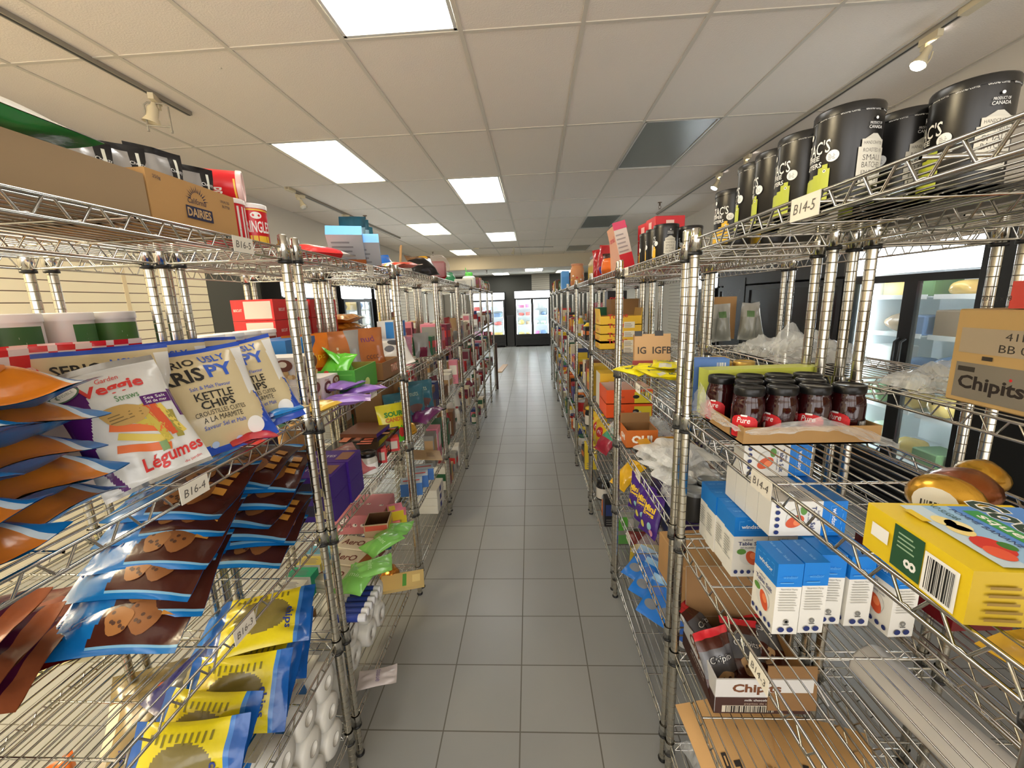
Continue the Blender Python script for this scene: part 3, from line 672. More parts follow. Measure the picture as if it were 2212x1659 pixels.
bag('kettle_chip_bag','cream and blue kettle chip bag standing behind the veggie bag','chip bag',.215,.26,.07,zkr,(-.712,.905,z4),(R(-26),R(-4),R(58)),dkr,'cream and blue kettle chip bags',seed=21,**KW)
bag('kettle_chip_bag','cream and blue kettle chip bag nearest the rack post','chip bag',.21,.255,.075,zkr,(-.715,1.04,z4),(R(-24),R(-8),R(52)),dkr,'cream and blue kettle chip bags',seed=22,**KW)
for i,(x,y,rx,rz,lb) in enumerate([(-.86,.78,4,60,'kettle chip bag with only its blue top showing, left end of the back line'),(-.86,.90,2,66,'kettle chip bag with blue top, middle of the back line'),(-.865,1.02,6,60,'kettle chip bag with blue top, right end of the back line')]):
    bag('kettle_chip_bag',lb,'chip bag',.215,.26,.07,zkr,(x+.03,y,z4),(R(-rx-8),0,R(rz)),dkr,'cream and blue kettle chip bags',seed=31+i,wr=.008,g=(24,30))
VWH=Kf(214,214,210); VPU=Kf(84,24,104)
def zvg(u,v,s):
    if v>.95 or v<.03: return K((170,170,168),'foil')
    e=-.62-.16*math.sin((v-.1)*7)
    if u<e and v<.86 and u>-1.1+max(0,.42-v)*1.1: return VPU
    if .42<v<.66 and u>.9: return VPU
    return VWH
def dvg(mb,f):
    RD=Kk(206,48,44); GR=Kk(60,120,60)
    mb.text('Garden',f,.0,.214,.011,RD,w=.034,shear=.2); mb.text('Veggie',f,.0,.19,.032,RD,w=.095,bold=.03,shear=.12); mb.text('Straws',f,.012,.166,.013,GR,w=.036)
    mb.ell(f,-.062,.205,.022,.014,Kk(50,90,70),20,2,.25); mb.ell(f,-.062,.2052,.019,.0115,Kk(222,224,220),20,2,.25); mb.text('SENSIBLE',f,-.062,.205,.006,Kk(120,130,124),w=.026,rot=.2)
    mb.rect(f,.028,.138,.075,.158,VPU,4); mb.text('Sea Salt',f,.051,.152,.006,WHT,w=.036); mb.text('Sel de mer',f,.051,.144,.006,WHT,w=.036)
    mb.ell(f,-.005,.132,.036,.02,Kk(186,150,82),22,3,-.25,.05); 
    for l in range(3): mb.rect(f,-.03,.134-l*.006,.02,.136-l*.006,Kk(120,96,50),3)
    r=random.Random(2); O=[Kk(222,108,48),Kk(214,190,84),Kk(196,176,70),Kk(208,84,40),Kk(150,140,60)]
    def stick(x0,z0,x1,z1,w,m):
        dx,dz=x1-x0,z1-z0; L=math.hypot(dx,dz); nx,nz=-dz/L*w,dx/L*w
        mb.grid(lambda a,b:f(x0+dx*b+nx*(a-.5),z0+dz*b+nz*(a-.5)),2,8,m)
    for k,(a,b,c,d,w) in enumerate([(-.035,.118,.042,.082,.014),(-.03,.098,.036,.062,.013),(.022,.142,.036,.06,.013),(.04,.146,.05,.07,.012),(.062,.12,.056,.062,.012),(-.04,.076,.034,.05,.014),(.05,.136,.066,.07,.01),(-.01,.125,.04,.09,.012),(.028,.14,.046,.076,.009)]): stick(a,b,c,d,w,O[k%5])
    mb.text('L\u00e9gumes',f,.032,.034,.03,RD,w=.1,bold=.02,shear=.2,rot=.1); mb.text('du jardin',f,.056,.016,.006,RD,w=.03,rot=.1); mb.rect(f,.018,.045,.03,.062,Kk(120,150,90),2)
bag('veggie_straw_bag','white and purple veggie straw bag standing frontmost on the nearest left rack','snack bag',.168,.25,.062,zvg,(-.695,.70,z4),(R(-30),R(-10),R(56)),dvg,None,seed=5,g=(84,100),wr=.006)
ORG=Kf(208,120,24); BL2=Kf(20,110,180); STR=Kf(206,222,232)
def zor(u,v,s):
    if s: return BL2
    if abs(u)<.66: return ORG
    return STR if .70<abs(u)<.745 else BL2
def dor(mb,f):
    mb.ell(f,.0,.15,.05,.05,Kk(176,96,30),20,3,wob=.08); mb.text('COOKIES',f,0,.075,.022,WHT,w=.1,bold=.02)
    for k,c in enumerate([(190,60,80),(220,200,60),(120,60,160),(240,240,240)]): mb.rect(f,.075+.0,.09+k*.022,.085,.106+k*.022,Kk(*c))
k=0
for i in range(5):
    bag('cookie_bag','orange and blue cookie bag, %s layer of the pile by the veggie bag'%['bottom','second','middle','fourth','top'][i],'cookie bag',.225,.25,.078,zor,(-.94,.515+.012*math.sin(i*2),z4+.03+.047*i),(R(-90),0,R(-90+6*math.sin(i*3))),dor,'orange and blue cookie bags',seed=40+i,wr=.006)
for i in range(4):
    bag('cookie_bag','orange and blue cookie bag, %s layer of the pile at the photo edge'%['bottom','second','third','top'][i],'cookie bag',.22,.25,.076,zor,(-.89,.375,z4+.03+.052*i),(R(-90),0,R(-90+7*math.sin(i*2+1))),dor,'orange and blue cookie bags',seed=50+i,wr=.006)
def zrw(u,v,s):
    if v>.6: return Kf(206,34,36) if (int(u*5+9)+int(v*18))%2 else Kf(226,200,190)
    return Kf(196,84,22) if v<.45 else Kf(200,40,30)
def drw(mb,f): mb.text('CRISPS',f,.0,.11,.024,Kk(60,24,14),w=.1,bold=.02); mb.ell(f,0,.06,.05,.03,Kk(150,70,24),18,3,wob=.1)
for i,(x,y,rz,lb) in enumerate([(-.95,.60,62,'red gingham-topped orange chip bag, first in the line behind the cookie bags'),(-.955,.71,66,'red gingham-topped orange chip bag, second behind the cookie bags'),(-.965,.83,58,'red gingham-topped orange chip bag, under the white tubs')]):
    bag('gingham_chip_bag',lb,'chip bag',.22,.27,.08,zrw,(x,y,z4),(R(4),0,R(rz)),drw,'red gingham chip bags',seed=60+i,wr=.009)
def zred(u,v,s): return Kf(150,20,34) if u<.3 else Kf(226,210,200)
bag('red_snack_bag','dark red snack bag squeezed between cookie pile and veggie bag','snack bag',.16,.2,.05,zred,(-.885,.64,z4),(R(-6),0,R(60)),None,None,seed=66,wr=.008)
def zb1(u,v,s): return Kf(30,130,206) if abs(v-.5)<.3 else (Kf(224,200,150) if v>.8 and u>.2 else Kf(22,60,150))
for i,(x,y,z,rz,lb,zz) in enumerate([(-.74,1.08,.03,40,'small blue packet nearest the shelf front under the kettle chip bags',zb1),(-.665,.985,.0,110,'small red packet poking out under the kettle chip bags',Kf(190,30,44)),(-.88,1.12,.01,20,'blue and tan packet at the back beside the rack post',zb1)]):
    bag('flat_packet',lb,'packet',.1,.16,.03,zz,(x,y-.06,z4+.014+z),(R(-90),0,R(rz-60)),None,None,seed=70+i)
# white tubs on the rack behind
def dtub(c):
    def g(mb,F):
        f=F(); mb.rect(f,-.075,.05,.055,.165,Kk(*c),10); mb.ell(f,.0,.06,.03,.02,Kk(208,206,196),18,2); mb.lines(f,-.05,.10,.03,.15,Kk(190,206,180),4); mb.rect(f,.09,.02,.15,.16,Kk(170,166,152),6)
    return g
for i,(y,rz,c) in enumerate([(.79,150,(60,110,50)),(.909,60,(52,98,48)),(1.028,140,(60,110,50)),(1.147,62,(74,120,52))]):
    canister('lidded_tub','white lidded tub with green label, %s of four by the slatted wall'%['nearest','second','third','farthest'][i],'tub',(-1.2,y,1.474),.056,.195,K((222,220,212),'plas'),K((232,230,224),'plas'),R(rz),dtub(c),'white tubs with green labels',lidh=.02,lr=1.04)
def dtub2(mb,F):
    f=F(); mb.rect(f,-.045,.01,.045,.085,Kk(128,44,24),8); mb.ell(f,.0,.03,.026,.014,Kk(90,50,30),14,2); mb.text('nuts',f,-.01,.062,.012,Kk(220,200,190),w=.03)
for i in range(4):
    canister('lidded_tub','white tub with brown label, %s of four behind the chocolate boxes'%['nearest','second','third','farthest'][i],'tub',(-1.2,1.50+i*.108,1.465 if 0 else 1.46),.05,.115,K((226,222,216),'plas'),K((238,236,232),'plas'),R(50),dtub2,'white tubs with brown labels',lidh=.016,lr=1.04)
# third level: brown and blue cookie bags
z3=.962
BRN=Kf(66,30,20); CB=Kf(16,104,172)
def zck(u,v,s):
    if s: return CB
    if v<.34+.05*math.cos(2*u): return CB
    if abs(u)>.86: return CB if abs(u)>.9 else Kf(120,170,200)
    return BRN
def dck(mb,f):
    CO=Kk(150,96,42); C2=Kk(132,80,34)
    mb.text('CHIPS',f,.0,.055,.03,Kk(20,60,130),w=.1,bold=.0); mb.text('MORE',f,.0,.02,.03,Kk(20,60,130),w=.09,bold=.0)
    for k,(x,z,r) in enumerate([(-.03,.16,.034),(.03,.185,.036),(.04,.14,.028)]):
        mb.ell(f,x,z,r,r*.92,CO if k!=1 else C2,22,3,wob=.07,seed=k)
        rr=random.Random(k)
        for q in range(6): mb.ell(f,x+rr.uniform(-.6,.6)*r,z+rr.uniform(-.6,.6)*r,.004,.004,Kk(70,36,18),7)
    for q in range(3): mb.rect(f,-.05+q*.03,.215,-.03+q*.03,.24,Kk(190,130,50),2)
OD=['bottom','second','third','fourth','fifth','sixth','seventh','top']
for i in range(6):
    bag('chocolate_chip_bag','brown and blue cookie bag, %s of the near slanted stack, third shelf up'%OD[i],'cookie bag',.2,.27,.045,zck,(-1.0+.01*(i%2),.73+.036*i,z3+.085+.036*i),(R(-90),R(34-3*i),R(-84+5*math.sin(i*2))),dck,'brown and blue cookie bags',seed=80+i,g=(40,50),wr=.005)
for i in range(7):
    bag('chocolate_chip_bag','brown and blue cookie bag, %s of the flat stack beside the post'%OD[i],'cookie bag',.2,.26,.045,zck,(-.965+.012*(i%3),1.055+.012*(i%2)+.006*i,z3+.035+.038*i),(R(-90),R(16),R(-86+7*math.sin(i*1.7))),dck,'brown and blue cookie bags',seed=90+i,g=(26,32),wr=.006)
def zpu(u,v,s): return Kf(70,18,44) if v<.88 else Kf(150,84,52)
for i,(x,y,z) in enumerate([(-1.19,.56,.0),(-1.18,.53,.06),(-1.16,.50,.12)]):
    bag('purple_snack_bag','purple snack bag, %s of three at the left edge of the third shelf'%['lowest','middle','topmost'][i],'snack bag',.2,.26,.06,zpu,(x,y,z3+.04+z),(R(-90),R(12),R(-70)),None,'purple snack bags',seed=100+i,wr=.008)
bag('dark_red_bag','dark red crinkled chip bag low at the left of the cookie stack','chip bag',.2,.26,.05,lambda u,v,s:Kf(88,26,20) if v>.3 else Kf(120,24,20),(-1.0,.62,z3+.03),(R(-84),R(6),R(30)),lambda mb,f:mb.ell(f,0,.13,.05,.06,Kk(120,60,40),18,3,wob=.1),None,seed=105,wr=.01)
# fourth level: yellow and blue bags heaped on their edges
z2=.556
YEL=Kf(214,196,30); NB=Kf(24,84,160); OLV=Kf(120,108,56)
def zye(u,v,s):
    if v>.84 or v<.1: return NB if v>.88 or v<.1 else Kf(60,120,190)
    if s: return YEL
    return OLV if math.hypot(u/.6,(v-.5)/.28)<1 else YEL
def dye(mb,f):
    mb.lines(f,-.075,.05,-.05,.2,Kk(120,110,26),10)
    mb.text('chips',f,.02,.2,.024,Kk(24,50,130),w=.07,bold=.02)
YG='yellow and blue chip bags on the fourth shelf'
for i,(y,z,ry,rz,lb) in enumerate([(1.02,.10,52,-80,'yellow and blue chip bag slanted at the far end of the heap by the post'),(.95,.09,48,-88,'yellow and blue chip bag slanted second from the post in the yellow heap'),(.87,.10,56,-82,'yellow and blue chip bag slanted third from the post in the yellow heap'),(.79,.09,50,-92,'yellow and blue chip bag slanted fourth from the post in the yellow heap'),(.71,.08,58,-84,'yellow and blue chip bag nearest the camera in the yellow heap'),(.99,.20,16,-70,'yellow chip bag lying on the back of the yellow heap')]):
    bag('yellow_chip_bag',lb,'chip bag',.19,.26,.05,zye,(-.955+.012*(i%3),y,z2+z),(R(-90),R(ry),R(rz)),dye,YG,seed=110+i,g=(40,50),wr=.009)
def znv(u,v,s): return Kf(24,50,110) if v>.5 else (Kf(92,90,86) if abs(u)<.5 and v>.2 else Kf(30,30,96))
bag('navy_chip_bag','navy blue chip bag lying behind the yellow heap on the fourth shelf','chip bag',.2,.25,.06,znv,(-1.0,.86,z2+.04),(R(-74),R(10),R(-20)),lambda mb,f:(mb.ell(f,.01,.1,.05,.03,Kk(150,140,90),16,3,wob=.1),mb.text('ridges',f,0,.19,.03,Kk(90,120,190),w=.12)),None,seed=120,wr=.01,g=(24,30))
bag('blue_foil_bag','small shiny blue bag at the back of the fourth shelf','snack bag',.14,.2,.05,Kf(40,110,190),(-1.0,1.0,z2+.03),(R(-70),R(6),R(10)),None,None,seed=121,wr=.012)
CRM=Kf(196,186,140)
bag('cream_chip_bag','cream chip bag with green script lying upside down on the rack behind','chip bag',.23,.34,.07,lambda u,v,s:CRM if not(u<-.6 and v<.5) else Kf(60,80,66),(-1.32,1.22,.62),(R(-70),R(8),R(196)),lambda mb,f:(mb.text('Miss',f,-.02,.26,.03,Kk(20,110,96),w=.07,shear=.3),mb.text("Vickie's",f,.0,.2,.05,Kk(20,110,96),w=.17,shear=.3,bold=.01),mb.ell(f,.05,.07,.02,.02,Kk(40,110,70),16,2)),None,seed=122,wr=.008,g=(24,30))
# bottom level: tissue pack, tortilla bags
z1=.178
t=thing('toilet_tissue_pack','large blue and white toilet tissue pack on the bottom shelf by the post','tissue pack',(-.80,.985,z1))
PAPW=mat('tissue_wrap',(226,224,216),.35,bump=.2,bscale=30)
for a in range(3):
    for b in range(3):
        rb=MB(); c=(.0,-.118+.118*a,.058+.113*b); M=Matrix.Translation((.115,c[1],c[2]))@Matrix.Rotation(R(90),4,'Y')
        rb.lathe([(.02,-.02),(.02,0),(.022,.0),(.05,-.002),(.0565,-.01),(.057,-.11)],PAPW,22,M=M,caps=False); rb.lathe([(.021,-.03),(.021,.001)],mat('roll_core',(120,112,98),.8),16,M=M,caps=False); rb.lathe([(0,-.02),(.021,-.02)],mat('roll_core'),16,M=M,caps=False)
        rb.build('tissue_roll',t)
mb=MB(); sz=(.20,.35,.335); mb.rbox((-.02,0,.172),(.19,.352,.338),K((18,104,178),'film'),.03)
f=ffn((.19,.352,.338),'z1',.001,(-.02,0,.172)); g=lambda u,v:f(v,u)
mb.rect(f,-.07,-.15,.04,.15,K((16,46,120),'film'),6); mb.text('Cashmere',lambda u,v,o=0:f(-v-.01,u,o),-.02,.0,.045,WHT,w=.2,shear=.3); mb.text('Douceur',lambda u,v,o=0:f(-v+.03,u,o),.0,.0,.016,Kk(170,190,210),w=.08,shear=.2)
mb.rect(f,.045,-.165,.09,.165,PAPW,4)
mb.build('printed_wrap',t)
mb=MB(); f=ffn((.19,.352,.338),'z1',.003,(-.02,0,.172)); mb.rect(f,.05,-.06,.075,.06,Kk(236,226,222)); mb.text('CANADA',lambda u,v,o=0:f(-v+.062,u,o),.012,0,.012,Kk(200,30,40),w=.05); mb.ell(f,.062,-.045,.008,.008,Kk(200,30,40),10,1,0,.3)
for s in(-1,1): mb.rect(f,.0495 if s<0 else .0742,-.06,.0508 if s<0 else .0755,.06,Kk(200,30,40))
mb.build('flag_label',t)
def ztt(u,v,s): return Kf(210,200,176) if v<.7 else Kf(120,104,66)
for i,(x,y,z,rz,lb) in enumerate([(-1.13,1.0,.14,-10,'cream tortilla bag with orange emblem, frontmost on the bottom shelf'),(-1.22,.92,.14,-30,'tan tortilla bag behind the cream one on the bottom shelf'),(-1.30,1.02,.14,-20,'cream tortilla bag with a pink motif at the left of the bottom shelf')]):
    bag('tortilla_bag',lb,'tortilla bag',.24,.3,.07,ztt if i!=1 else Kf(140,120,80),(x,y,z1+z-.12),(R(-50),R(6),R(rz+50)),lambda mb,f:(mb.ell(f,.03,.2,.04,.04,Kk(214,96,40),20,3),mb.ell(f,.03,.2,.018,.018,Kk(226,220,206),14,2),mb.text('Vanille',f,.0,.13,.04,Kk(40,50,110),w=.17,bold=.01),mb.text('tortilla',f,.02,.09,.018,Kk(150,80,40),w=.09)),'tortilla bags on the bottom shelf',seed=130+i,wr=.008)
bag('orange_bag','orange snack bag at the bottom left corner on the rack behind','snack bag',.16,.2,.07,Kf(186,92,26),(-1.37,.84,.2),(R(-50),0,R(60)),None,None,seed=140,wr=.01)
# ---------------------------------------------------------------- nearest right rack
y5=1.814
BODY=K((26,25,24),'plas'); LIDK=K((12,12,12),'plas')
def dcan(acc):
    A=Kk(*acc)
    def g(mb,F):
        f=F(); N=K((26,25,24),'plas')
        for k in range(9): mb.text('GROUND COFFEE',f,-.13+k*.034,.141,.0045,WHT,w=.026)
        mb.ell(f,-.06,.119,.005,.005,WHT,10); mb.text("BALZAC'S",f,-.06,.095,.022,WHT,w=.086,bold=.01); mb.text('COFFEE',f,-.06,.079,.0085,WHT,w=.052,bold=.02); mb.text('ROASTERS',f,-.06,.067,.0085,WHT,w=.062,bold=.02)
        # the animal-shaped colour band at the foot of the tin
        pts=[(-.112,.004),(-.112,.034),(-.104,.046),(-.094,.05),(-.08,.044),(-.06,.047),(-.044,.046),(-.034,.056),(-.027,.066),(-.018,.064),(-.014,.05),(-.017,.034),(-.022,.02),(-.024,.004)]
        for a,b in zip(pts[:-1],pts[1:]):
            if abs(b[0]-a[0])>1e-6: mb.rect(f,a[0],.004,b[0],(a[1]+b[1])/2,A,2)
        mb.ell(f,-.0225,.054,.0026,.0026,WHT,10); mb.ell(f,-.0225,.0542,.0014,.0014,BLK,8)
        mb.ell(f,-.012,.076,.0095,.0095,WHT,18); mb.lines(f,-.018,.071,-.006,.081,Kk(120,120,116),4)
        P=Kk(206,202,188); mb.rect(f,.026,.02,.066,.094,P,6); mb.poly(f,[(.03,.094),(.062,.094),(.05,.102),(.042,.102)],P); mb.rect(f,.022,.034,.07,.082,P,6)
        for l,(t_,h) in enumerate([('HANDCRAFTED',.005),('ROASTED IN',.006),('SMALL',.009),('BATCHES',.009),('EN PETITS',.006),('LOTS',.006)]): mb.text(t_,f,.046,.088-l*.0115,h,Kk(74,70,62),w=.034)
        mb.text('PRODUCT OF',f,.046,.118,.004,WHT,w=.022); mb.text('CANADA',f,.046,.112,.005,WHT,w=.024); mb.ell(f,.046,.126,.0025,.0025,WHT,8)
    return g
LIME=(176,186,62)
for i,(x,y,rz,lb) in enumerate([(.575,.835,-40,'black coffee tin with cream label, biggest in view on the near right top shelf'),(.575,.948,-40,'black coffee tin second in the front line behind the biggest tin'),(.578,1.042,-62,'black coffee tin with lime animal, third in the front line'),(.58,1.127,-66,'black coffee tin with lime animal, last in the front line by the post'),(.70,.868,-58,'black coffee tin in the back line, right of the biggest tin'),(.715,.765,-58,'black coffee tin nearest the right photo edge in the back line'),(.74,.985,-50,'black coffee tin hidden in the back line behind the second tin')]):
    canister('coffee_tin',lb,'coffee tin',(x,y,y5),.0495,.155,BODY,LIDK,R(rz),dcan(LIME),'black coffee tins',lidh=.014,lr=1.03,rim=LIDK)
YLC=(226,178,40)
for i,(x,y,rz,lb) in enumerate([(.575,1.83,-50,'black coffee tin with cream label at the near end of the second right rack'),(.70,1.90,-50,'black coffee tin behind the double rack posts on the right'),(.60,1.30,-20,'black coffee tin just past the double rack posts on the right'),(.575,1.945,-66,'black coffee tin with yellow animal, second right rack front line'),(.575,2.05,-68,'black coffee tin with yellow animal, farthest in its line'),(.71,1.30,-40,'black coffee tin past the posts, deeper on the second right rack'),(.70,2.02,-60,'black coffee tin at the back of the second right rack')]):
    canister('coffee_tin',lb,'coffee tin',(x,y,1.799),.0495,.15,BODY,LIDK,R(rz),dcan(YLC),'black coffee tins',lidh=.014,lr=1.03)
# jam jars in a shrink-wrapped tray
q4=1.316
JAM=mat('dark_jam',(44,10,12),.08,spec=.6); JLID=mat('jar_lid',(20,20,21),.3,.3)
TRAYC=mat('tray_board',(178,140,88),.8,var=.06,bscale=12)
tray('jam_tray','low brown cardboard tray holding dark jam jars on the near right rack','tray',(.637,1.05,q4),(.305,.245,.042),TRAYC)
def djam(rot):
    def g(mb,f):
        RDj=Kk(200,30,38); r=.0372
        mb.rect(f,-.03,.008,.03,.05,RDj,8); mb.ell(f,0,.05,.028,.012,RDj,20,2); mb.text('Pure',f,0,.05,.014,WHT,w=.028,bold=.01,shear=.15); mb.rect(f,-.007,.059,.007,.063,WHT,2)
        mb.ell(f,-.012,.02,.012,.01,Kk(170,20,24),12,1); mb.ell(f,.012,.018,.012,.01,Kk(226,60,40),12,1)
        mb.rect(f,.045,.01,.09,.046,Kk(22,20,20),6); mb.bars(f,.05,.022,.075,.044,WHT,10)
    return g
k=0
for r_,(y,xs) in enumerate([(1.12,(.515,.59,.665,.74)),(1.05,(.552,.627,.702)),(.975,(.515,.59,.665,.742))]):
    for x in xs:
        jar('jam_jar','dark red jam jar with black lid, %s row of the tray, %s from the aisle'%(['back','middle','front'][r_],['first','second','third','fourth'][xs.index(x)]),'jam jar',(x,y,q4+.0045),.0358,.125,JAM,JLID,None,R(-35+rnd.uniform(-40,30)),'jam jars in the cardboard tray',djam(0),lidh=.017)
def wrapfilm(name,label,pts,loc=(0,0,0),m=None,seed=3,amp=.006):
    """torn plastic wrap spanned between two polylines"""
    mb=MB(); A=[Vector(p) for p in pts[0]]; B=[Vector(p) for p in pts[1]]; off=Vector((seed*7.3,0,0))
    def pl(P,t):
        k=min(len(P)-2,int(t*(len(P)-1))); return P[k].lerp(P[k+1],t*(len(P)-1)-k)
    mb.grid(lambda a,b:pl(A,a).lerp(pl(B,a),b)+noise.noise_vector(Vector((a*9,b*5,0))+off)*amp*(1+b),28,8,m or CLEARF,False); o=mb.build(name,None,loc); tag(o,label,'plastic wrap'); return o
wrapfilm('plastic_wrap','torn clear wrap draped over the front of the jam tray',[[(.482,.92,1.352),(.56,.915,1.372),(.64,.91,1.385),(.72,.91,1.36),(.80,.915,1.33)],[(.49,.905,1.352),(.57,.90,1.352),(.66,.895,1.36),(.735,.89,1.335),(.80,.885,1.322)]])
wrapfilm('plastic_wrap','torn clear wrap hanging off the aisle side of the jam tray',[[(.478,1.17,1.42),(.474,1.12,1.40),(.472,1.06,1.37),(.472,.99,1.36),(.476,.925,1.357)],[(.455,1.19,1.32),(.458,1.13,1.335),(.462,1.07,1.34),(.466,1.0,1.345),(.472,.93,1.35)]],seed=5)
carton('tea_carton','lime yellow flat carton behind the jam tray','carton',(.665,1.155+.055,q4),(.33,.06,.135),{'d':K((206,214,90)),'z1':K((214,220,110))},R(3))
carton('blue_white_carton','white carton with blue top edge by the post behind the jam tray','carton',(.53,1.275,1.311),(.13,.05,.16),{'d':K((226,226,232)),'z1':K((70,120,200)),'y0':K((90,130,200))},R(-8),lambda mb,F:mb.bars(F('y0'),.03,.05,.055,.07,WHT,8))
# yellow squeeze-pouch box, gold foil bunnies
def dgo(mb,F):
    f=F('x0'); G=Kk(36,80,52)
    mb.rect(f,-.025,-.026,.018,.028,G); mb.text('8',f,.003,-.012,.018,WHT,rot=PI/2,bold=.02); mb.lines(f,-.018,.002,.012,.024,Kk(150,180,150),4)
    mb.rect(f,.02,-.028,.062,.02,WHT); mb.bars(f,.024,-.024,.058,.016,BLK,14); mb.rect(f,-.058,-.006,-.03,.012,WHT)
    f=F('z1'); fl=lambda u,v,o=0:f(v,-u,o)   # reads from the aisle
    mb.rect(f,-.05,-.068,.085,.062,Kk(150,190,226)); mb.rect(f,.0,-.068,.085,.062,Kk(86,140,214)); mb.rect(f,-.055,-.068,-.03,.062,Kk(196,214,226))
    mb.text('GoGo',fl,-.02,.045,.036,WHT,w=.12,bold=.07,shear=.15); mb.text('GoGo',fl,-.02,.045,.034,Kk(40,66,60),w=.115,bold=.03,shear=.15)
    mb.rect(fl,-.05,.008,.06,.026,Kk(60,150,80)); mb.text('squeeZ',fl,.004,.017,.015,WHT,w=.085,bold=.02)
    mb.text('POMME BANANE',fl,-.01,-.002,.007,Kk(40,60,110),w=.085)
    for u,v,r1,c in [(.03,-.03,.02,(206,50,40)),(.044,-.036,.014,(226,90,60)),(-.002,-.034,.014,(236,214,140)),(-.012,-.028,.014,(240,226,170)),(-.022,-.036,.013,(236,220,150)),(.052,.02,.006,(60,130,60)),(.03,-.016,.009,(60,120,50))]: mb.ell(fl,u,v,r1,r1*.8,Kk(*c),18)
    mb.text('NO SUGAR',fl,-.045,-.016,.008,Kk(36,80,52),w=.04); mb.rect(fl,-.05,-.06,-.02,-.05,Kk(226,196,40))
    f=F('y0'); mb.rect(f,.0,-.03,.085,.03,Kk(196,186,180)); mb.lines(f,.006,-.026,.08,.026,Kk(120,110,100),8); mb.lines(f,-.07,-.024,-.03,.022,Kk(140,110,30),5); mb.ell(f,-.015,.016,.006,.006,Kk(120,96,20),10); mb.ell(f,-.015,-.004,.006,.006,Kk(120,96,20),10)
carton('fruit_pouch_carton','yellow fruit pouch carton with blue lid art lying on the near right rack','carton',(.53,.455,q4),(.17,.145,.062),{'d':K((226,196,36)),'y0':K((190,160,34))},R(-4),dgo)
GOLDF=K((196,150,52),'foil'); COPF=K((150,84,44),'foil')
for i,(x,y,rz,lb) in enumerate([(.655,.62,30,'copper and gold foil chocolate bunny lying behind the yellow carton'),(.74,.50,24,'copper and gold foil chocolate bunny at the right photo edge')]):
    t=thing('foil_bunny',lb,'chocolate bunny',(x,y,q4),(0,0,R(rz)),'foil chocolate bunnies')
    mb=MB(); lump(mb,(0,0,.034),(.15,.085,.066),COPF,i,12,.07); lump(mb,(.085,.0,.036),(.085,.066,.058),GOLDF,i+4,10,.1); lump(mb,(.13,.03,.034),(.07,.02,.02),GOLDF,i+6,8,.1); lump(mb,(.13,.0,.034),(.07,.02,.02),GOLDF,i+7,8,.1); mb.build('body',t)
    mb=MB(); lump(mb,(-.055,0,.036),(.06,.09,.07),GOLDF,i+2,10,.06); mb.build('foil_base',t)
    mb=MB(); f=lambda u,v:(-.0865,-u,.036+v); mb.ell(f,0,0,.026,.024,Kk(230,228,220),18); mb.bars(lambda u,v:(-.087,-u,.036+v),-.016,-.014,.016,.002,BLK,9); mb.build('paper_label',t)
# third level: salt boxes
q3=.931
SB=(.0525,.086,.17); SBL=K((22,120,205)); SWH=K((226,224,216))
def saltbox(label,loc,rz=0,tilt=None,hi=True):
    """x is the narrow side that faces the camera (-Y); the pictured front faces -X"""
    t=thing('salt_box',label,'salt box',loc,tilt or (0,0,rz),'blue and white salt boxes')
    mb=MB(); x,y,z=SB; mb.box((0,0,z*.34),(x,y,z*.68),SWH); mb.box((0,0,z*.84),(x,y,z*.32),SBL)
    c=(0,0,z/2); f=ffn(SB,'x0',.0007,c); NV=Kk(28,44,104); LB=Kk(96,170,230)
    mb.text('windsor',f,0,.058,.011,WHT,w=.052,bold=.015); mb.rect(f,-.03,.048,.03,.0488,LB); mb.rect(f,-.032,.048,-.031,.074,LB); mb.rect(f,.031,.048,.032,.074,LB)
    for k in range(4): mb.rect(f,-.03+k*.017,.072+.003*(k%2),-.02+k*.017,.0735+.003*(k%2),LB)
    mb.text('Iodized',f,-.008,.022,.006,NV,w=.024); mb.text('Table Salt',f,0,.011,.0105,NV,w=.062,bold=.012); mb.text('sel de table iode',f,0,.0,.004,NV,w=.05)
    mb.ell(f,.0,-.026,.026,.024,Kk(214,214,208),20); mb.ell(f,.006,-.03,.014,.022,Kk(206,84,44),18,1,.5); mb.ell(f,.008,-.024,.008,.01,Kk(232,130,80),12,1,.5); mb.ell(f,-.022,-.012,.012,.008,Kk(90,140,60),12)
    for k in range(5): mb.ell(f,-.033+k*.0165,-.07,.0052,.0056,NV,14)
    f=ffn(SB,'y0',.0007,c); mb.text('windsor',f,0,.055,.007,LB,w=.03); mb.lines(f,-.02,.04,.02,.046,LB,1); 
    mb.text('Nutrition Facts',f,0,.026,.0042,Kk(90,90,88),w=.034)
    for q in range(8): mb.rect(f,-.02,.018-q*.0062,.014+.006*(q%3)/3,.0194-q*.0062,Kk(160,158,150))
    mb.ell(f,0,-.052,.0055,.0055,Kk(120,120,116),12); mb.ell(f,0,-.052,.003,.003,SWH,10); mb.rect(f,-.006,-.0605,.006,-.0585,Kk(60,60,60)); 
    for s in(-1,1): mb.ell(f,s*.0095,-.072,.0068,.0062,NV,14)
    f=ffn(SB,'z1',.0007,c); g=lambda u,v,o=0:f(v,-u,o)
    for k in(-1,0,1): mb.text('windsor' if k==0 else 'Table Salt',g,k*.026,.0,.006,Kk(150,200,240),w=.02)
    f=ffn(SB,'y1',.0007,c); mb.lines(f,-.02,-.04,.02,.02,Kk(150,150,146),8)
    mb.build('printed_carton',t); return t
for i in range(5):
    saltbox('standing salt box, %s of five in the front row, near right rack'%['first (by the aisle)','second','third','fourth','fifth'][i],(.536+.0555*i+(.012 if i>3 else 0),.84+[0,.004,.03,.024,-.006][i],q3),R([0,1,-2,1,3][i]))
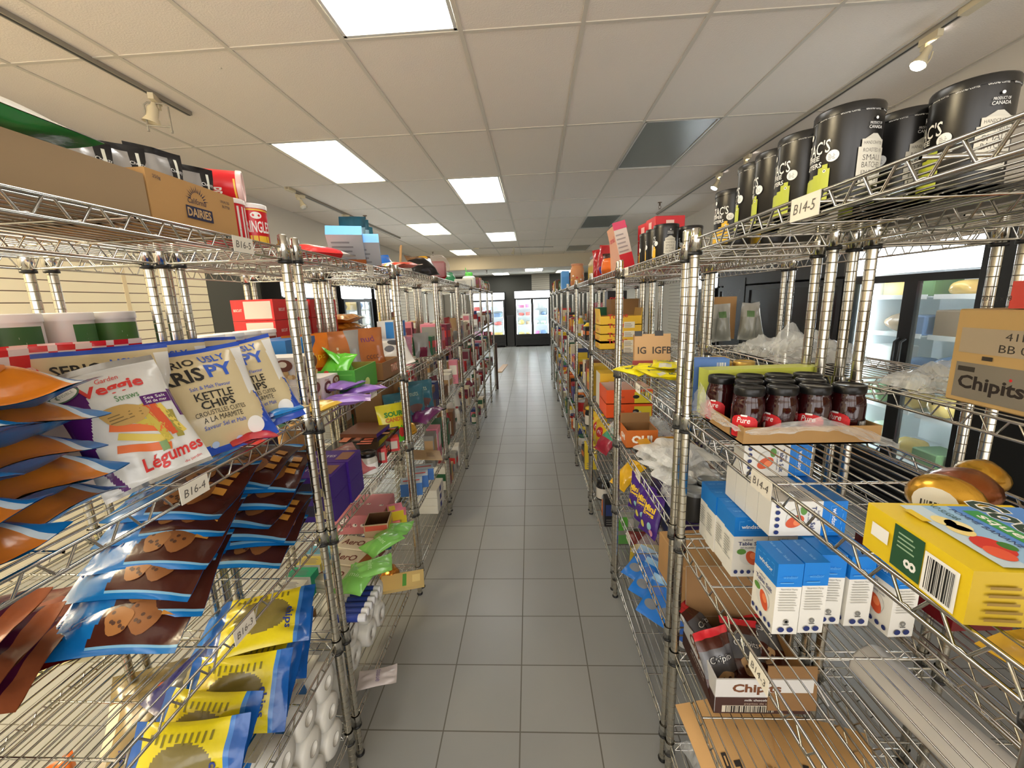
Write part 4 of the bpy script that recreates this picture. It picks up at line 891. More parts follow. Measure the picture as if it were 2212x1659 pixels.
for r_ in range(4):
    for c_ in range(3):
        saltbox('standing salt box behind the front row, %s row back, %s from aisle'%(['one','two','three','four'][r_],['first','second','third'][c_]),(.556+.0885*c_+(.003 if r_%2 else 0),1.015+.0545*r_,q3),PI/2)
for k,(x,y,z,lb) in enumerate([(.63,.925,.0,'front'),(.63,.98,.0,'second'),(.63,1.035,.0,'third'),(.63,1.09,.0,'back'),(.63,1.06,.088,'upper')]):
    saltbox('salt box lying on its side atop the standing ones, %s of the row'%lb,(x-.085+.0,y,q3+.172+.0445+z-.001),0,(R(90),0,R(90)))
DRED=K((120,18,28),'film')
for k,(x,y,z) in enumerate([(.95,.98,0),(.95,.84,0),(.95,.91,.075)]):
    carton('wrapped_multipack','dark red shrink-wrapped multipack, %s of three on the rack behind the salt boxes'%['rear','front','topmost'][k],'multipack',(x-.0,y+.03,q3+z),(.13,.13,.072),{'d':DRED,'z1':K((190,184,176),'film')},R(2),lambda mb,F:(mb.text('cherry',F('y0'),0,.0,.024,Kk(226,60,60),w=.09),mb.lines(F('z1'),-.05,-.05,.05,.05,Kk(150,60,60),5)),'dark red multipacks') if z==0 else carton('wrapped_multipack','dark red shrink-wrapped multipack, topmost of three on the rack behind the salt boxes','multipack',(x,y+.03,q3+z),(.13,.13,.06),{'d':DRED,'z1':K((190,184,176),'film')},R(-4),None,'dark red multipacks')
# fourth level: opened chocolate chip case with packets, kraft bags below
q2=.521
CHW=mat('case_white',(206,204,200),.7); CHB=mat('case_brown',(62,34,26),.7)
def dch(mb,F):
    for f,w in ((F('y0'),.26),(F('x0'),.24)):
        mb.rect(f,-w/2+.001,-.055,w/2-.001,-.002,CHB); mb.text('Chipits',f,-.02 if w>.25 else 0,.024,.034,Kk(110,64,36),w=.13,bold=.03)
        mb.text('milk chocolate chips',f,0,-.012,.009,WHT,w=.1); mb.text('pepites de chocolat',f,0,-.023,.007,Kk(190,170,150),w=.1)
    f=F('y0'); mb.rect(f,-.11,-.05,.03,-.028,Kk(206,196,176)); mb.bars(f,-.1,-.05,.028,-.029,BLK,26)
t=tray('chocolate_chip_case','opened white and brown case of baking chips on the near right rack','carton',(.615,1.085,q2),(.26,.235,.11),CHW,R(0),mi=CARD2,fl=[('y1',6,.17),('x1',150,.1)],deco=dch)
mb=MB(); mb.box((.075,-.1225,.068),(.13,.003,.13),CARD2,Matrix.Translation((0,0,.0))@Matrix.Rotation(R(-6),4,'X')); mb.build('torn_flap',t)
def zcp(u,v,s): 
    if s: return Kf(70,34,24)
    return Kf(92,92,96) if .3<v<.72 else (Kf(196,40,48) if v>=.86 else Kf(70,32,22))
def dcp(mb,f): 
    mb.text('Chipits',f,0,.088,.024,BLK,w=.085,bold=.05); mb.text('Chipits',f,0,.088,.022,WHT,w=.08,bold=.0)
    mb.ell(f,.0,.035,.03,.024,Kk(196,160,116),18,3,wob=.08)
    for q in range(5): mb.ell(f,-.016+.009*q,.03+.01*(q%2),.0045,.004,Kk(70,40,28),8)
for i,(x,y,z,rx,ry,rz,lb) in enumerate([(.54,1.01,.0,-30,0,40,'baking chip packet propped at the torn aisle corner of the case'),(.62,1.03,.02,-58,10,20,'baking chip packet lying in the middle of the open case'),(.68,1.06,.03,-66,-8,10,'baking chip packet with a cookie picture at the right of the open case'),(.56,1.11,.03,-50,16,70,'baking chip packet curled by the aisle side of the open case'),(.63,1.10,.045,-74,-10,-20,'baking chip packet at the back of the open case')]):
    bag('baking_chip_packet',lb,'baking chip packet',.12,.165,.035,zcp,(x,y,q2+.02+z),(R(rx),R(ry),R(rz-20)),dcp,'baking chip packets',seed=150+i,wr=.007)
KR=mat('kraft_paper',(196,154,98),.8,bump=.15,bscale=20)
def dkb(t1):
    def g(mb,f):
        mb.text(t1,f,-.03,.17,.03,Kk(36,30,28),w=.09,bold=.05,rot=PI/2); mb.rect(f,-.065,.20,-.05,.235,Kk(36,30,28),3); mb.rect(f,-.06,.207,-.055,.228,KR,2)
        r=random.Random(4)
        for q in range(26): mb.rect(f,.02+.06*r.random(),.10+.1*r.random(),.024+.06*r.random(),.102+.1*r.random(),Kk(120,90,54)) if 0 else mb.ell(f,.02+.07*r.random(),.10+.1*r.random(),.006,.003,Kk(130,98,60),8,1,r.random()*3)
        mb.text('ninja',f,.1,.08,.02,Kk(40,40,60),w=.06,rot=.4)
    return g
for i,(x,y,z,rx,rz,t1,lb) in enumerate([(.60,1.02,.10,-60,10,'olu','brown kraft paper bag with black print, left one below the open case'),(.72,.96,.12,-68,-16,'bag','brown kraft paper bag with faint stamp, right one below the open case')]):
    bag('kraft_paper_bag',lb,'paper bag',.26,.36,.05,KR,(x,y-.24,.157+z),(R(rx),0,R(rz)),dkb(t1),'kraft paper bags',seed=160+i,wr=.004,seal=.01)
film('crumpled_film','crumpled clear plastic beside the kraft bags by the double post','plastic bag',(.56,1.12,.157),(.16,.12,.2),0,9)
# rack behind: chip carton, crumpled plastic, film roll
def dbox(mb,F):
    f=F('x0'); D=Kk(50,44,38)
    mb.rect(f,-.17,-.085,-.022,-.012,Kk(120,114,104)); mb.text('Chipits',f,-.098,-.055,.036,Kk(34,26,24),w=.125,bold=.03); mb.ell(f,-.062,-.034,.003,.003,Kk(196,30,40),8); mb.rect(f,-.165,-.03,-.13,-.02,D)
    mb.rect(f,-.17,.008,.17,.058,Kk(160,146,126)); mb.text('41RBG3A',f,-.03,.045,.014,D,w=.11); mb.text('BB 02 2023',f,-.03,.022,.015,D,w=.125); mb.text('235 g x18',f,-.115,.115,.012,D,w=.055); mb.text('QTY 12',f,-.0,.0,.007,D,w=.03)
    mb.rect(f,.0,-.062,.06,-.056,D); mb.rect(f,.0,-.076,.06,-.071,D); mb.rect(f,.07,-.062,.13,-.056,D); mb.rect(f,-.12,-.004,-.1,.004,D)
CHC=mat('chip_carton',(176,146,96),.8,var=.05,bscale=12)
def _cc():
    o=carton('chip_carton','large tan carton with black date stamp on the rack behind at the right edge','carton',(1.0,.72,1.424),(.23,.37,.19),CHC,R(-3),dbox)
_cc()
carton('small_carton','small white and red pack on top of the large tan carton','carton',(.97,.79,1.616),(.1,.12,.05),{'d':K((190,60,50)),'z1':K((190,180,166))},R(20))
carton('narrow_carton','narrow upright cream carton behind the large tan carton','carton',(1.165,.80,1.424),(.05,.06,.27),K((196,166,126)),R(5),lambda mb,F:mb.lines(F('y0'),-.02,.02,.02,.1,Kk(120,100,76),5))
film('crumpled_film','large heap of crumpled clear plastic left of the big tan carton','plastic bag',(1.02,1.02,1.424),(.26,.14,.11),0,21,n=(30,30))
film('crumpled_film','crumpled clear plastic bag on the second rack behind, past the posts','plastic bag',(1.0,1.60,1.424),(.28,.42,.13),0,23,n=(30,34))
WROLL=mat('film_roll',(214,212,208),.3,spec=.4,bump=.05,bscale=8)
t=thing('plastic_film_roll','thick white roll of plastic film lying on the rack behind','roll',(1.0,.80,.535),(0,0,0))
M=Matrix.Translation((0,0,.058))@Matrix.Rotation(R(8),4,'Z')@Matrix.Rotation(R(90),4,'X')
mb=MB(); mb.lathe([(.018,-.27),(.057,-.27),(.058,-.265),(.058,.265),(.057,.27),(.018,.27)],WROLL,32,M=M,caps=False); mb.build('film',t)
mb=MB(); mb.lathe([(.018,-.272),(.018,.272)],CARD,16,M=M,caps=False); mb.build('cardboard_core',t)
film('plastic_sheet','flat clear plastic sheet spread beside the white film roll','plastic sheet',(.93,.62,.536),(.2,.4,.03),R(10),27,m=CLEARW)
YB=K((226,178,50),'film')
for i,(x,y,z) in enumerate([(.98,.45,.0),(1.08,.5,.03),(.98,.62,.02)]):
    bag('yellow_snack_bag','yellow snack bag with navy lettering on the rack behind, %s under the yellow carton'%['first','second','third'][i],'snack bag',.2,.22,.05,YB,(x,y-.1,.957+z),(R(-84),0,R(8*i)),lambda mb,f:mb.text('chips',f,0,.1,.04,Kk(40,44,90),w=.13,bold=.03),'yellow bags under the fruit carton',seed=170+i,wr=.008)
# row behind, farther rack: wrapped green and grey bundles
for i,(x,lb) in enumerate([(.90,'first'),(.99,'second'),(1.12,'third'),(1.18,'fourth')]):
    def zgw(u,v,s): return Kf(150,150,138) if v<.62 else (Kf(86,120,70) if v<.78 and abs(u)<.5 and i in(1,2) else Kf(170,168,158))
    bag('wrapped_bundle','grey plastic-wrapped bundle on the rack behind, %s from the aisle'%lb,'bundle',.085,.19,.06,zgw,(x,2.16+.02*i,1.424),(R(-4),R([4,-3,5,-10][i]),R(-8)),None,'grey wrapped bundles',seed=180+i,wr=.006,sag=.3)
carton('cardboard_strip','torn cardboard strip standing behind the grey wrapped bundles','cardboard',(1.02,2.29,1.424),(.16,.012,.225),CARD,R(-6))
# ---------------------------------------------------------------- second racks and the middle distance
def cb(name,label,cat,x,y,z,s,col,rz=0,txt=(),grp=None,tilt=(0,0)):
    """carton with printed words/patches: txt items (face,string or None,u,v,h,rgb,w|(u1,v1))"""
    def d(mb,F):
        for face,st,u,v,h,c,*w in txt:
            f=F(face)
            if st is None: mb.rect(f,u,v,w[0][0],w[0][1],Kk(*c))
            elif st=='|||': mb.bars(f,u,v,w[0][0],w[0][1],BLK,12)
            elif st=='===': mb.lines(f,u,v,w[0][0],w[0][1],Kk(*c),5)
            else: mb.text(st,f,u,v,h,Kk(*c),w=w[0] if w else None,bold=.02)
    return carton(name,label,cat,(x,y,z),s,{k:(K(v) if isinstance(v,tuple) else v) for k,v in col.items()} if isinstance(col,dict) else (K(col) if isinstance(col,tuple) else col),R(rz),d,grp,tilt=tilt)
# ---- left, top
zt=1.838
bag('red_snack_bag','red shiny snack bag lying on the second left rack top shelf','snack bag',.2,.28,.07,lambda u,v,s:Kf(206,34,36) if v<.75 else Kf(214,206,200),(-.94,1.62,zt+.035),(R(-88),0,R(-20)),lambda mb,f:mb.text('candy',f,0,.12,.03,WHT,w=.1),None,seed=200,wr=.01)
CER={'d':(206,206,210),'y0':(188,190,196),'z1':(84,160,226),'x1':(110,176,232),'y1':(120,190,236),'z0':(206,110,54)}
for i,(y,lb) in enumerate([(2.035,'blue and white cracker box slumped first on the second left top shelf'),(2.10,'blue and white cracker box slumped second on the second left top shelf')]):
    cb('cracker_box',lb,'cracker box',-.80-.05*(1-i),y-.02,zt+.045-.03*i,(.15,.05,.19),CER,18,[('y0','===',-.06,-.07,0,(140,140,146),(.05,.07)),('y0',None,-.075,-.095,0,(206,116,60),(.075,-.065)),('x1',None,-.025,-.095,0,(206,116,60),(.025,-.06))],'slumped cracker boxes',tilt=(R(56),R(0)))
for i in range(5):
    bag('teal_pouch','tall teal and silver pouch, %s of five leaning behind the cracker boxes'%['first','second','third','fourth','last'][i],'pouch',.16,.24,.03,lambda u,v,s:Kf(30,84,100) if (v>.8 or u<-.5) else Kf(150,190,206),(-.90+.015*(i%2),2.19+.03*i,zt+.02),(R(-6-9*i+20),R(4*i-8),R(60-4*i)),None,'teal and silver pouches',seed=210+i,wr=.006)
carton('cardboard_strip','brown torn cardboard flap sticking up on the third left rack','cardboard',(-.93,3.05,1.858),(.012,.11,.22),CARD,R(20),tilt=(0,R(6)))
bag('trail_mix_bag','black trail mix bag with orange nut picture on the third left rack','snack bag',.25,.2,.08,lambda u,v,s:Kf(26,24,24) if v<.7 else Kf(120,86,56),(-.80,3.35,1.857+.03),(R(-38),0,R(50)),lambda mb,f:(mb.ell(f,.05,.18,.04,.025,Kk(224,170,40),16,2,wob=.1),mb.ell(f,-.03,.22,.06,.02,Kk(190,140,100),16,2,wob=.15)),None,seed=220,wr=.008)
bag('flat_red_bag','flat red and yellow bag by the post on the third left top shelf','snack bag',.2,.26,.04,lambda u,v,s:Kf(214,60,30) if u>-.1 else (Kf(226,200,50) if u>-.5 else Kf(160,120,150)),(-.80,2.42,1.857+.03),(R(-86),0,R(-10)),None,None,seed=221,wr=.006)
bag('blue_snack_bag','small bright blue bag behind the black trail mix bag','snack bag',.16,.2,.05,Kf(30,110,210),(-.93,2.9,1.857),(R(-40),0,R(60)),None,None,seed=222)
t=thing('clear_gift_bag','clear bag with dark red packets inside on the fourth left top shelf','gift bag',(-.84,3.85,1.86))
mb=MB(); mb.rbox((0,0,.09),(.17,.16,.16),K((150,24,34),'film'),.02,Matrix.Rotation(R(20),4,'Z')); mb.lines(lambda u,v:(.09,u,.09+v),-.05,-.05,.05,.05,WHT,3); mb.build('red_packet',t)
mb=MB(); lump(mb,(0,0,.11),(.26,.26,.24),CLEARW,4,12,.12); mb.build('clear_bag',t)
t=thing('white_jug','white jug with bright green cap on a far left top shelf','jug',(-.78,5.55,1.856)); mb=MB(); mb.rbox((0,0,.075),(.16,.14,.15),K((232,232,222)),.02); mb.rect(ffn((.16,.14,.15),'y0',.001,(0,0,.075)),-.05,-.05,.05,.03,Kk(226,214,70)); mb.build('body',t); mb=MB(); mb.lathe([(.05,.15),(.05,.19),(.04,.2),(0,.2)],K((90,190,80),'plas'),16); mb.tube((-.03,0,.19),(-.04,0,.26),.006,K((90,190,80),'plas')); mb.build('cap',t)
cb('white_package','flat white package beside the white jug on a far left top shelf','package',-.8,5.2,1.856,(.2,.3,.09),(214,214,208),5,[('y0','===',-.07,-.03,0,(120,120,130),(.07,.03))])
bag('green_bag','dark green bag behind the white package, far left top shelf','snack bag',.2,.22,.08,Kf(40,110,70),(-.93,5.3,1.856),(R(-30),0,R(60)),None,None,seed=223)
# ---- left second level
zc=1.318
CHO={'d':(222,214,206),'z1':(230,226,220)}
def chbox(lb,x,y,z,rz=0):
    def d(mb,F):
        for face,w in (('y0',.19),('x1',.115)):
            f=F(face); mb.text('C',f,-.05 if w>.15 else -.02,.005,.05,Kk(90,34,24),bold=.04); mb.text('choco',f,-.055 if w>.15 else -.02,.035,.008,Kk(150,40,40),w=.03)
            r=random.Random(3)
            for q in range(16): mb.ell(f,.0+.07*r.random()-(.01 if w<.15 else 0),-.035+.035*r.random(),.008,.008,Kk(*[(206,170,110),(226,196,140),(190,150,96)][q%3]),8)
            mb.ell(f,.045,.02,.028,.02,Kk(110,54,30),14); mb.ell(f,.042,.024,.014,.01,Kk(236,224,200),12); mb.rect(f,-.03,-.042,.0,-.034,BLK)
    return carton('chocolate_box',lb,'chocolate box',(x,y,z),(.20,.12,.093),{k:K(v) for k,v in CHO.items()},R(rz),d,'white chocolate boxes')
chbox('white chocolate box, lower of the stack past the rack posts',-.855,1.345,zc,4); chbox('white chocolate box, upper of the stack past the rack posts',-.855,1.35,zc+.094,8); chbox('white chocolate box, behind the stack beside the green carton',-.855,1.50,zc,-4)
for i in range(2): cb('cookie_box','blue cookie box behind the white chocolate boxes, %s one'%['near','far'][i],'cookie box',-.96,1.50+.13*i,zc,(.14,.11,.23),{'d':(34,104,170),'y0':(44,120,190)},8,[('y0','cookies',0,.04,.02,(226,230,236),.09),('y0',None,-.05,.06,0,(226,200,150),(.05,.064))],'blue cookie boxes')
bag('gold_flat_packet','small golden yellow packet lying beside the chocolate boxes','packet',.1,.16,.03,K((226,184,70),'film'),(-.73,1.25,zc+.016),(R(-90),0,R(-10)),None,None,seed=230)
bag('orange_chip_bag','orange and red shiny chip bag behind the post, second left rack','chip bag',.2,.24,.08,lambda u,v,s:Kf(222,120,20) if v>.4 else Kf(190,50,24),(-.90,1.66,zc),(R(-8),0,R(60)),lambda mb,f:mb.text('chips',f,0,.14,.03,Kk(240,190,40),w=.1),None,seed=231,wr=.008,g=(24,30))
PCH=K((176,104,52),'film')
for i,(x,y,tx,lb) in enumerate([(-.84,1.80,'','brown stand-up pouch with grey window behind the green carton'),(-.80,2.0,'nud','brown stand-up pouch printed nud beside the rack post')]):
    bag('stand_up_pouch',lb,'pouch',.20,.235,.075,lambda u,v,s:Kf(150,146,140) if (i==0 and u>.3) else PCH,(x,y,zc),(R(-8),0,R(50)),lambda mb,f:((mb.text('nud',f,0,.18,.03,Kk(110,40,110),w=.07),mb.text('cccc',f,.01,.09,.02,Kk(110,66,40),w=.07)) if tx else mb.rect(f,-.03,.03,-.02,.16,Kk(206,180,150),3)),'brown stand-up pouches',seed=232+i,pouch=True,wr=.004)
GRN=K((70,150,50))
t=tray('snack_carton','green open display carton full of green packets, second left rack','carton',(-.80,1.68,zc),(.22,.25,.1),GRN,R(2),mi=K((150,140,70)),deco=lambda mb,F:(mb.text('Ike',F('y0'),-.03,-.01,.035,WHT,w=.06,bold=.03),mb.rect(F('y0'),-.1,.03,.1,.034,Kk(96,170,70)),mb.ell(F('y0'),.06,-.02,.035,.02,Kk(40,100,40),14),mb.ell(F('y0'),.0,.045,.01,.006,Kk(200,50,30),10),mb.ell(F('x1'),.0,-.02,.03,.02,Kk(190,210,120),12)))
for i,(dx,dy,rx) in enumerate([(.0,-.04,-60),(-.04,.03,-70),(.05,.04,-50)]):
    bag('green_packet','bright green packet in the green display carton, %s of three'%['front','left','rear'][i],'packet',.12,.15,.03,Kf(96,196,50),(-.80+dx,1.64+dy,zc+.07),(R(rx),R(10*i),R(40*i)),None,'packets in the green carton',seed=236+i,wr=.008)
tray('snack_carton','brown open display carton printed TWIX at the post, second left rack','carton',(-.79,1.97,zc),(.22,.24,.085),K((122,86,50)),R(0),mi=CARD,deco=lambda mb,F:(mb.text('TWIX',F('x1'),.04,.0,.04,Kk(196,44,40),w=.1,bold=.05),mb.text('TWIX',F('x1'),.04,.0,.034,Kk(230,210,180),w=.096,bold=.01)))
for i,(x,y,z) in enumerate([(-.75,1.42,0),(-.74,1.56,.0),(-.755,1.48,.03)]):
    bag('purple_packet','light purple packet lying on the shelf edge, %s of three'%['near','far','top'][i],'packet',.12,.17,.03,Kf(150,110,196),(x,y-.02,zc+.015+z),(R(-90),0,R(-70+30*i)),None,'light purple packets',seed=240+i,wr=.006)
for c in range(2):
    for k in range(4):
        cb('red_white_case','red and white case, %s of the %s stack on the rack behind the chocolate boxes'%(['bottom','second','third','top'][k],['near','far'][c]),'case',-1.28,2.04+.33*c,1.318+.0+.098*k,(.2,.3,.096),{'d':(196,40,40),'z1':(206,180,170)},0,[('x1',None,-.02,-.04,0,(196,186,176),(.13,.04)),('x1','BISCUIT',-.085,0,.014,(230,200,190),.05),('y0',None,-.04,-.04,0,(196,186,176),(.09,.04)),('y0','BISCUIT',-.07,0,.012,(230,200,190),.04)],'red and white cases')
for k in range(5):
    bag('cookie_pack','brown and orange cookie pack, %s of the stack on the rack behind the pouches'%['bottom','second','third','fourth','top'][k],'cookie pack',.34,.16,.06,lambda u,v,s:Kf(60,34,20) if abs(u)<.3 and v>.3 else (Kf(206,130,40) if u<.4 else Kf(96,90,84)),(-1.14,2.72,1.315+.04+.058*k),(R(-90),0,R(90)),lambda mb,f:[mb.ell(f,-.1+.07*q,.03+.08*(q%2),.025,.02,Kk(*[(220,150,40),(120,70,30)][q%2]),12,2) for q in range(4)],'brown cookie packs',seed=250+k,wr=.004)
# ---- left third level
zd=.931
def dmars(mb,F):
    O=Kk(206,96,64); f=F('y0'); mb.text('Mars',f,-.03,-.005,.045,O,w=.11,bold=.03,shear=.15); mb.rect(f,.06,-.035,.085,.035,Kk(150,70,50))
    f=F('z1'); mb.rect(f,-.12,.16,.12,.22,Kk(84,66,76)); mb.rect(f,.07,.16,.12,.22,Kk(60,40,140)); mb.rect(f,-.12,.135,.12,.15,Kk(200,50,40)); mb.rect(f,-.12,.15,.12,.158,Kk(226,214,206))
    for q in range(6): mb.rect(f,.0+.012*q*.5,-.09+.034*q,.07-.006*q,-.07+.034*q,O)
    mb.rect(f,.075,.06,.11,.09,Kk(224,170,120)); mb.rect(f,-.10,-.05,-.06,.03,Kk(196,120,96)); mb.rect(f,-.04,-.05,-.0,.05,Kk(60,44,40)); mb.rect(f,-.034,-.03,-.008,.02,Kk(160,96,76))
    f=F('x1'); mb.text('Mars',f,-.04,0,.04,O,w=.1,bold=.03,shear=.15); mb.rect(f,.1,-.03,.2,.03,Kk(100,90,106))
carton('chocolate_bar_case','black chocolate bar case printed Mars, second left rack','chocolate case',(-.84,1.92,zd),(.25,.46,.088),K((26,22,24),'gloss'),R(2),dmars)
carton('brown_slab_carton','brown and violet flat carton on the back of the black Mars case','carton',(-.86,2.03,zd+.089),(.19,.2,.02),{'d':K((96,60,44)),'x1':K((70,44,130))},R(-3))
for i in range(3):
    canister('kraft_tube','tan cardboard tube with dark label, %s of three behind the black Mars case'%['nearest','middle','farthest'][i],'cardboard tube',(-.985+.04*i*0,1.55+.085*i,zd),.034,.26,KR,KR,R(50),lambda mb,F:mb.rect(F(),-.0,.08,.03,.15,Kk(50,44,40),6),'tan cardboard tubes')
def zsp(u,v,s): return Kf(226,214,40) if v>.3+.1*math.sin(4*u) else Kf(90,190,40)
bag('sour_candy_bag','yellow and green sour candy bag standing by the second left post','candy bag',.18,.21,.04,zsp,(-.74,2.12,zd),(R(-8),0,R(40)),lambda mb,f:(mb.text('SOUR',f,0,.155,.028,Kk(60,140,50),w=.11,bold=.05),mb.text('CANDY',f,0,.125,.024,Kk(214,120,30),w=.11,bold=.05),mb.ell(f,-.05,.05,.02,.025,Kk(30,100,160),10),mb.ell(f,.03,.05,.018,.028,Kk(206,50,40),10),mb.ell(f,.0,.06,.014,.02,Kk(40,130,60),10)),None,seed=260,pouch=True)
for i in range(4):
    cb('violet_case','violet chocolate case, %s'%['lower near one of four by the post','upper near one of four by the post','lower far one of four behind the post','upper far one of four behind the post'][i],'chocolate case',-.80,1.345+.135*(i//2),zd+.083*(i%2),(.22,.13,.082),{'d':(56,24,120),'z1':(74,40,140)},3,[('z1','MILK BITES',-.02,0,.022,(230,226,236),.12),('z1',None,.05,-.04,0,(150,110,90),(.1,.04)),('y0',None,-.09,-.02,0,(20,10,44),(.05,.02)),('y0',None,.07,-.03,0,(206,190,150),(.1,.0))],'violet chocolate cases')
bag('pink_candy_bag','clear-fronted pink candy bag behind the violet cases','candy bag',.18,.22,.07,lambda u,v,s:Kf(214,160,156) if v>.4 else Kf(196,110,116),(-.74,1.60,zd+.03),(R(-70),0,R(50)),None,None,seed=262,wr=.01)
jar('glass_jar','glass jar with pale contents and dark lid beside the pink bag','jar',(-.73,1.70,zd),.04,.10,mat('pale_jar',(190,188,176),.1),JLID,WHT)
# ---- left fourth level
ze=.541
def ddog(mb,F):
    for face in('y0','z1','x1'):
        f=F(face); r=random.Random(8)
        for q in range(8):
            u=-.1+.2*r.random(); v=(-.04+.08*r.random()); mb.ell(f,u,v,.012,.009,Kk(240,232,224),10); mb.ell(f,u+.004,v+.003,.004,.004,BLK,8)
        mb.text('PUPS',f,-.05,0,.02,Kk(110,60,70),w=.05)
carton('pink_carton','pink carton printed with little white dogs, fourth shelf of second left rack','carton',(-.895,1.97,ze),(.26,.24,.1),K((206,130,136)),R(4),ddog)
tray('open_box','small empty brown-lined box lying open beside the pink carton','box',(-.75,1.79,ze),(.11,.12,.12),K((190,166,130)),R(10),mi=K((96,66,40)),deco=lambda mb,F:(mb.rect(F('y0'),-.05,.03,.05,.055,Kk(206,90,70)),mb.rect(F('x1'),-.05,.03,.05,.055,Kk(220,190,60))))
for i,(y,z) in enumerate([(1.88,0),(1.98,0),(1.93,.052)]): cb('yellow_pink_box','yellow and pink small box, %s of three at the shelf front'%['near','far','top'][i],'box',-.715,y,ze+z,(.075,.09,.05),{'d':(220,200,40),'z1':(226,130,150)},12+i*6,[('x1','|||',-.03,-.015,0,BLK,(.01,.015)),('z1',None,-.03,-.03,0,(226,200,60),(.0,.02))],'yellow and pink boxes')
for i in range(9):
    a=i%3; cb('chocolate_bar','white and brown chocolate bar printed Aero, %s bar in the %s heap'%(['bottom','middle','top'][i//3],['near','middle','far'][a]),'chocolate bar',-.80+.008*(i%2),1.46+.11*a,ze+.02*(i//3),(.2,.1,.018),(216,206,186),-12,[('z1','AerO',-.03,0,.04,(110,50,36),.11),('z1',None,.05,-.04,0,(150,84,40),(.09,.04)),('x1',None,-.04,-.006,0,(110,60,40),(.04,.006))],'white and brown chocolate bars')
for i,(x,y,z,rz,c) in enumerate([(-.74,1.78,.0,-30,(120,186,90)),(-.72,1.58,.02,20,(120,186,90)),(-.725,1.44,.02,-10,(126,190,96)),(-.70,1.34,.01,50,(120,186,90))]):
    bag('mint_packet','pale green packet hanging over the shelf front, %s from the post'%['fourth','third','second','first'][3-i],'packet',.12,.16,.03,Kf(*c),(x,y-.03,ze+.075+z),(R(-84),0,R(rz-60)),lambda mb,f:mb.text('mint',f,0,.08,.02,Kk(190,226,170),w=.06),'pale green packets',seed=270+i,wr=.006)
bag('blue_foil_packet','blue foil packet with white dots behind the chocolate bars','packet',.16,.24,.03,Kf(50,110,180),(-.90,1.70,ze+.02),(R(-86),0,R(-80)),lambda mb,f:[mb.ell(f,-.04+.04*q,.06+.05*q,.01,.01,WHT,10) for q in range(3)],None,seed=275)
for i in range(6): 
    mb=MB(); mb.lathe([(.013,0),(.014,.12),(.012,.125),(0,.125)],K((214,214,216),'plas'),12); mb.lathe([(.0143,.02),(.0143,.1)],K((40,60,140)),12,caps=False); o=mb.build('lip_tube',None,(-.74,1.27+.03*i,ze+.016),(R(88),0,R(90))); tag(o,'white and navy tube lying in the row beside the chocolate bars, %s from post'%['first','second','third','fourth','fifth','sixth'][i],'tube','white and navy tubes')
BXS=[(60,130,200),(214,214,206),(40,160,120),(206,190,90),(90,160,190)]
for i in range(5): cb('medicine_box','small %s box under the wire edge of the second left rack'%['blue and white','white','teal','straw yellow','pale blue'][i],'box',-.93,1.28+.075*i,ze,(.1,.06,.09),{'d':BXS[i],'y0':(206,208,206)},0,[('z1','===',-.04,-.02,0,(120,120,130),(.04,.02))],'small boxes by the post')
# ---- left bottom level
zf=.178
t=thing('tissue_roll_pack','narrow stack of tissue rolls at the front of the bottom shelf','tissue pack',(-.80,1.62,zf))
for i in range(4):
    mb=MB(); M=Matrix.Translation((.07,-.06+.115*(i%2),.058+.112*(i//2)))@Matrix.Rotation(R(90),4,'Y'); mb.lathe([(.02,-.02),(.021,0),(.05,-.002),(.056,-.01),(.056,-.2)],PAPW,20,M=M); mb.lathe([(0,-.012),(.02,-.012)],mat('roll_core'),14,M=M,caps=False); mb.build('tissue_roll',t)
t2=dup(t,(-.82,1.38,zf),label='short stack of tissue rolls right behind the rack post')
lumps('gold_box','crinkled gold foil wrapped box on the bottom shelf, second left rack','gift box',(-.80,1.98,zf),(.11,.1,.09),K((196,130,50),'foil'),R(20),3)
cb('kraft_sachet_box','flat straw and green pack sticking out of the bottom shelf by the post','pack',-.70,1.90,zf+.05,(.22,.13,.016),{'d':(196,170,110),'x1':(90,170,50)},16,[('z1',None,.0,-.05,0,(70,140,50),(.02,.05)),('z1',None,.05,-.03,0,(216,196,130),(.09,.03))])
bag('white_sachet','small white printed sachet lying on the bottom shelf','sachet',.09,.15,.02,Kf(206,196,194),(-.72,1.36,zf+.012),(R(-90),0,R(-75)),lambda mb,f:mb.text('tissue',f,0,.08,.02,Kk(120,100,150),w=.06),None,seed=280)
cb('brown_carton','plain brown carton at the back of the bottom shelf, second left rack','carton',-.985,1.40,zf,(.1,.22,.22),CARD2,6)
# ---- right, top
zr=1.806
for i,(y,a,lb) in enumerate([(2.46,-14,'red and white cereal box leaning outward at the shelf edge'),(2.60,-4,'red and white cereal box standing behind the leaning one')]):
    cb('cereal_box',lb,'cereal box',.55,y,zr,(.07,.17,.23),{'d':(190,30,44),'y0':(200,190,180),'x0':(214,150,110)},0,[('y0',None,-.035,-.13,0,(190,24,40),(.035,-.04)),('y0',None,-.035,.09,0,(200,60,96),(.035,.13)),('y0','===',-.03,-.03,0,(150,140,136),(.03,.08)),('x0','cereal',0,.05,.03,(190,30,40),.12)],'red and white cereal boxes',tilt=(0,R(a)))
for i in range(6):
    cb('red_box','bright red box, %s of the %s stack behind the coffee tins'%(['bottom','middle','top'][i%3],['near','far'][i//3]),'box',.70,2.25+.15*(i//3),zr+.082*(i%3),(.15,.13,.08),(196,32,40),2*i,[('y0',None,-.02,-.02,0,(226,190,180),(.02,.02)),('x0',None,-.02,-.02,0,(226,190,180),(.02,.02))],'bright red boxes')
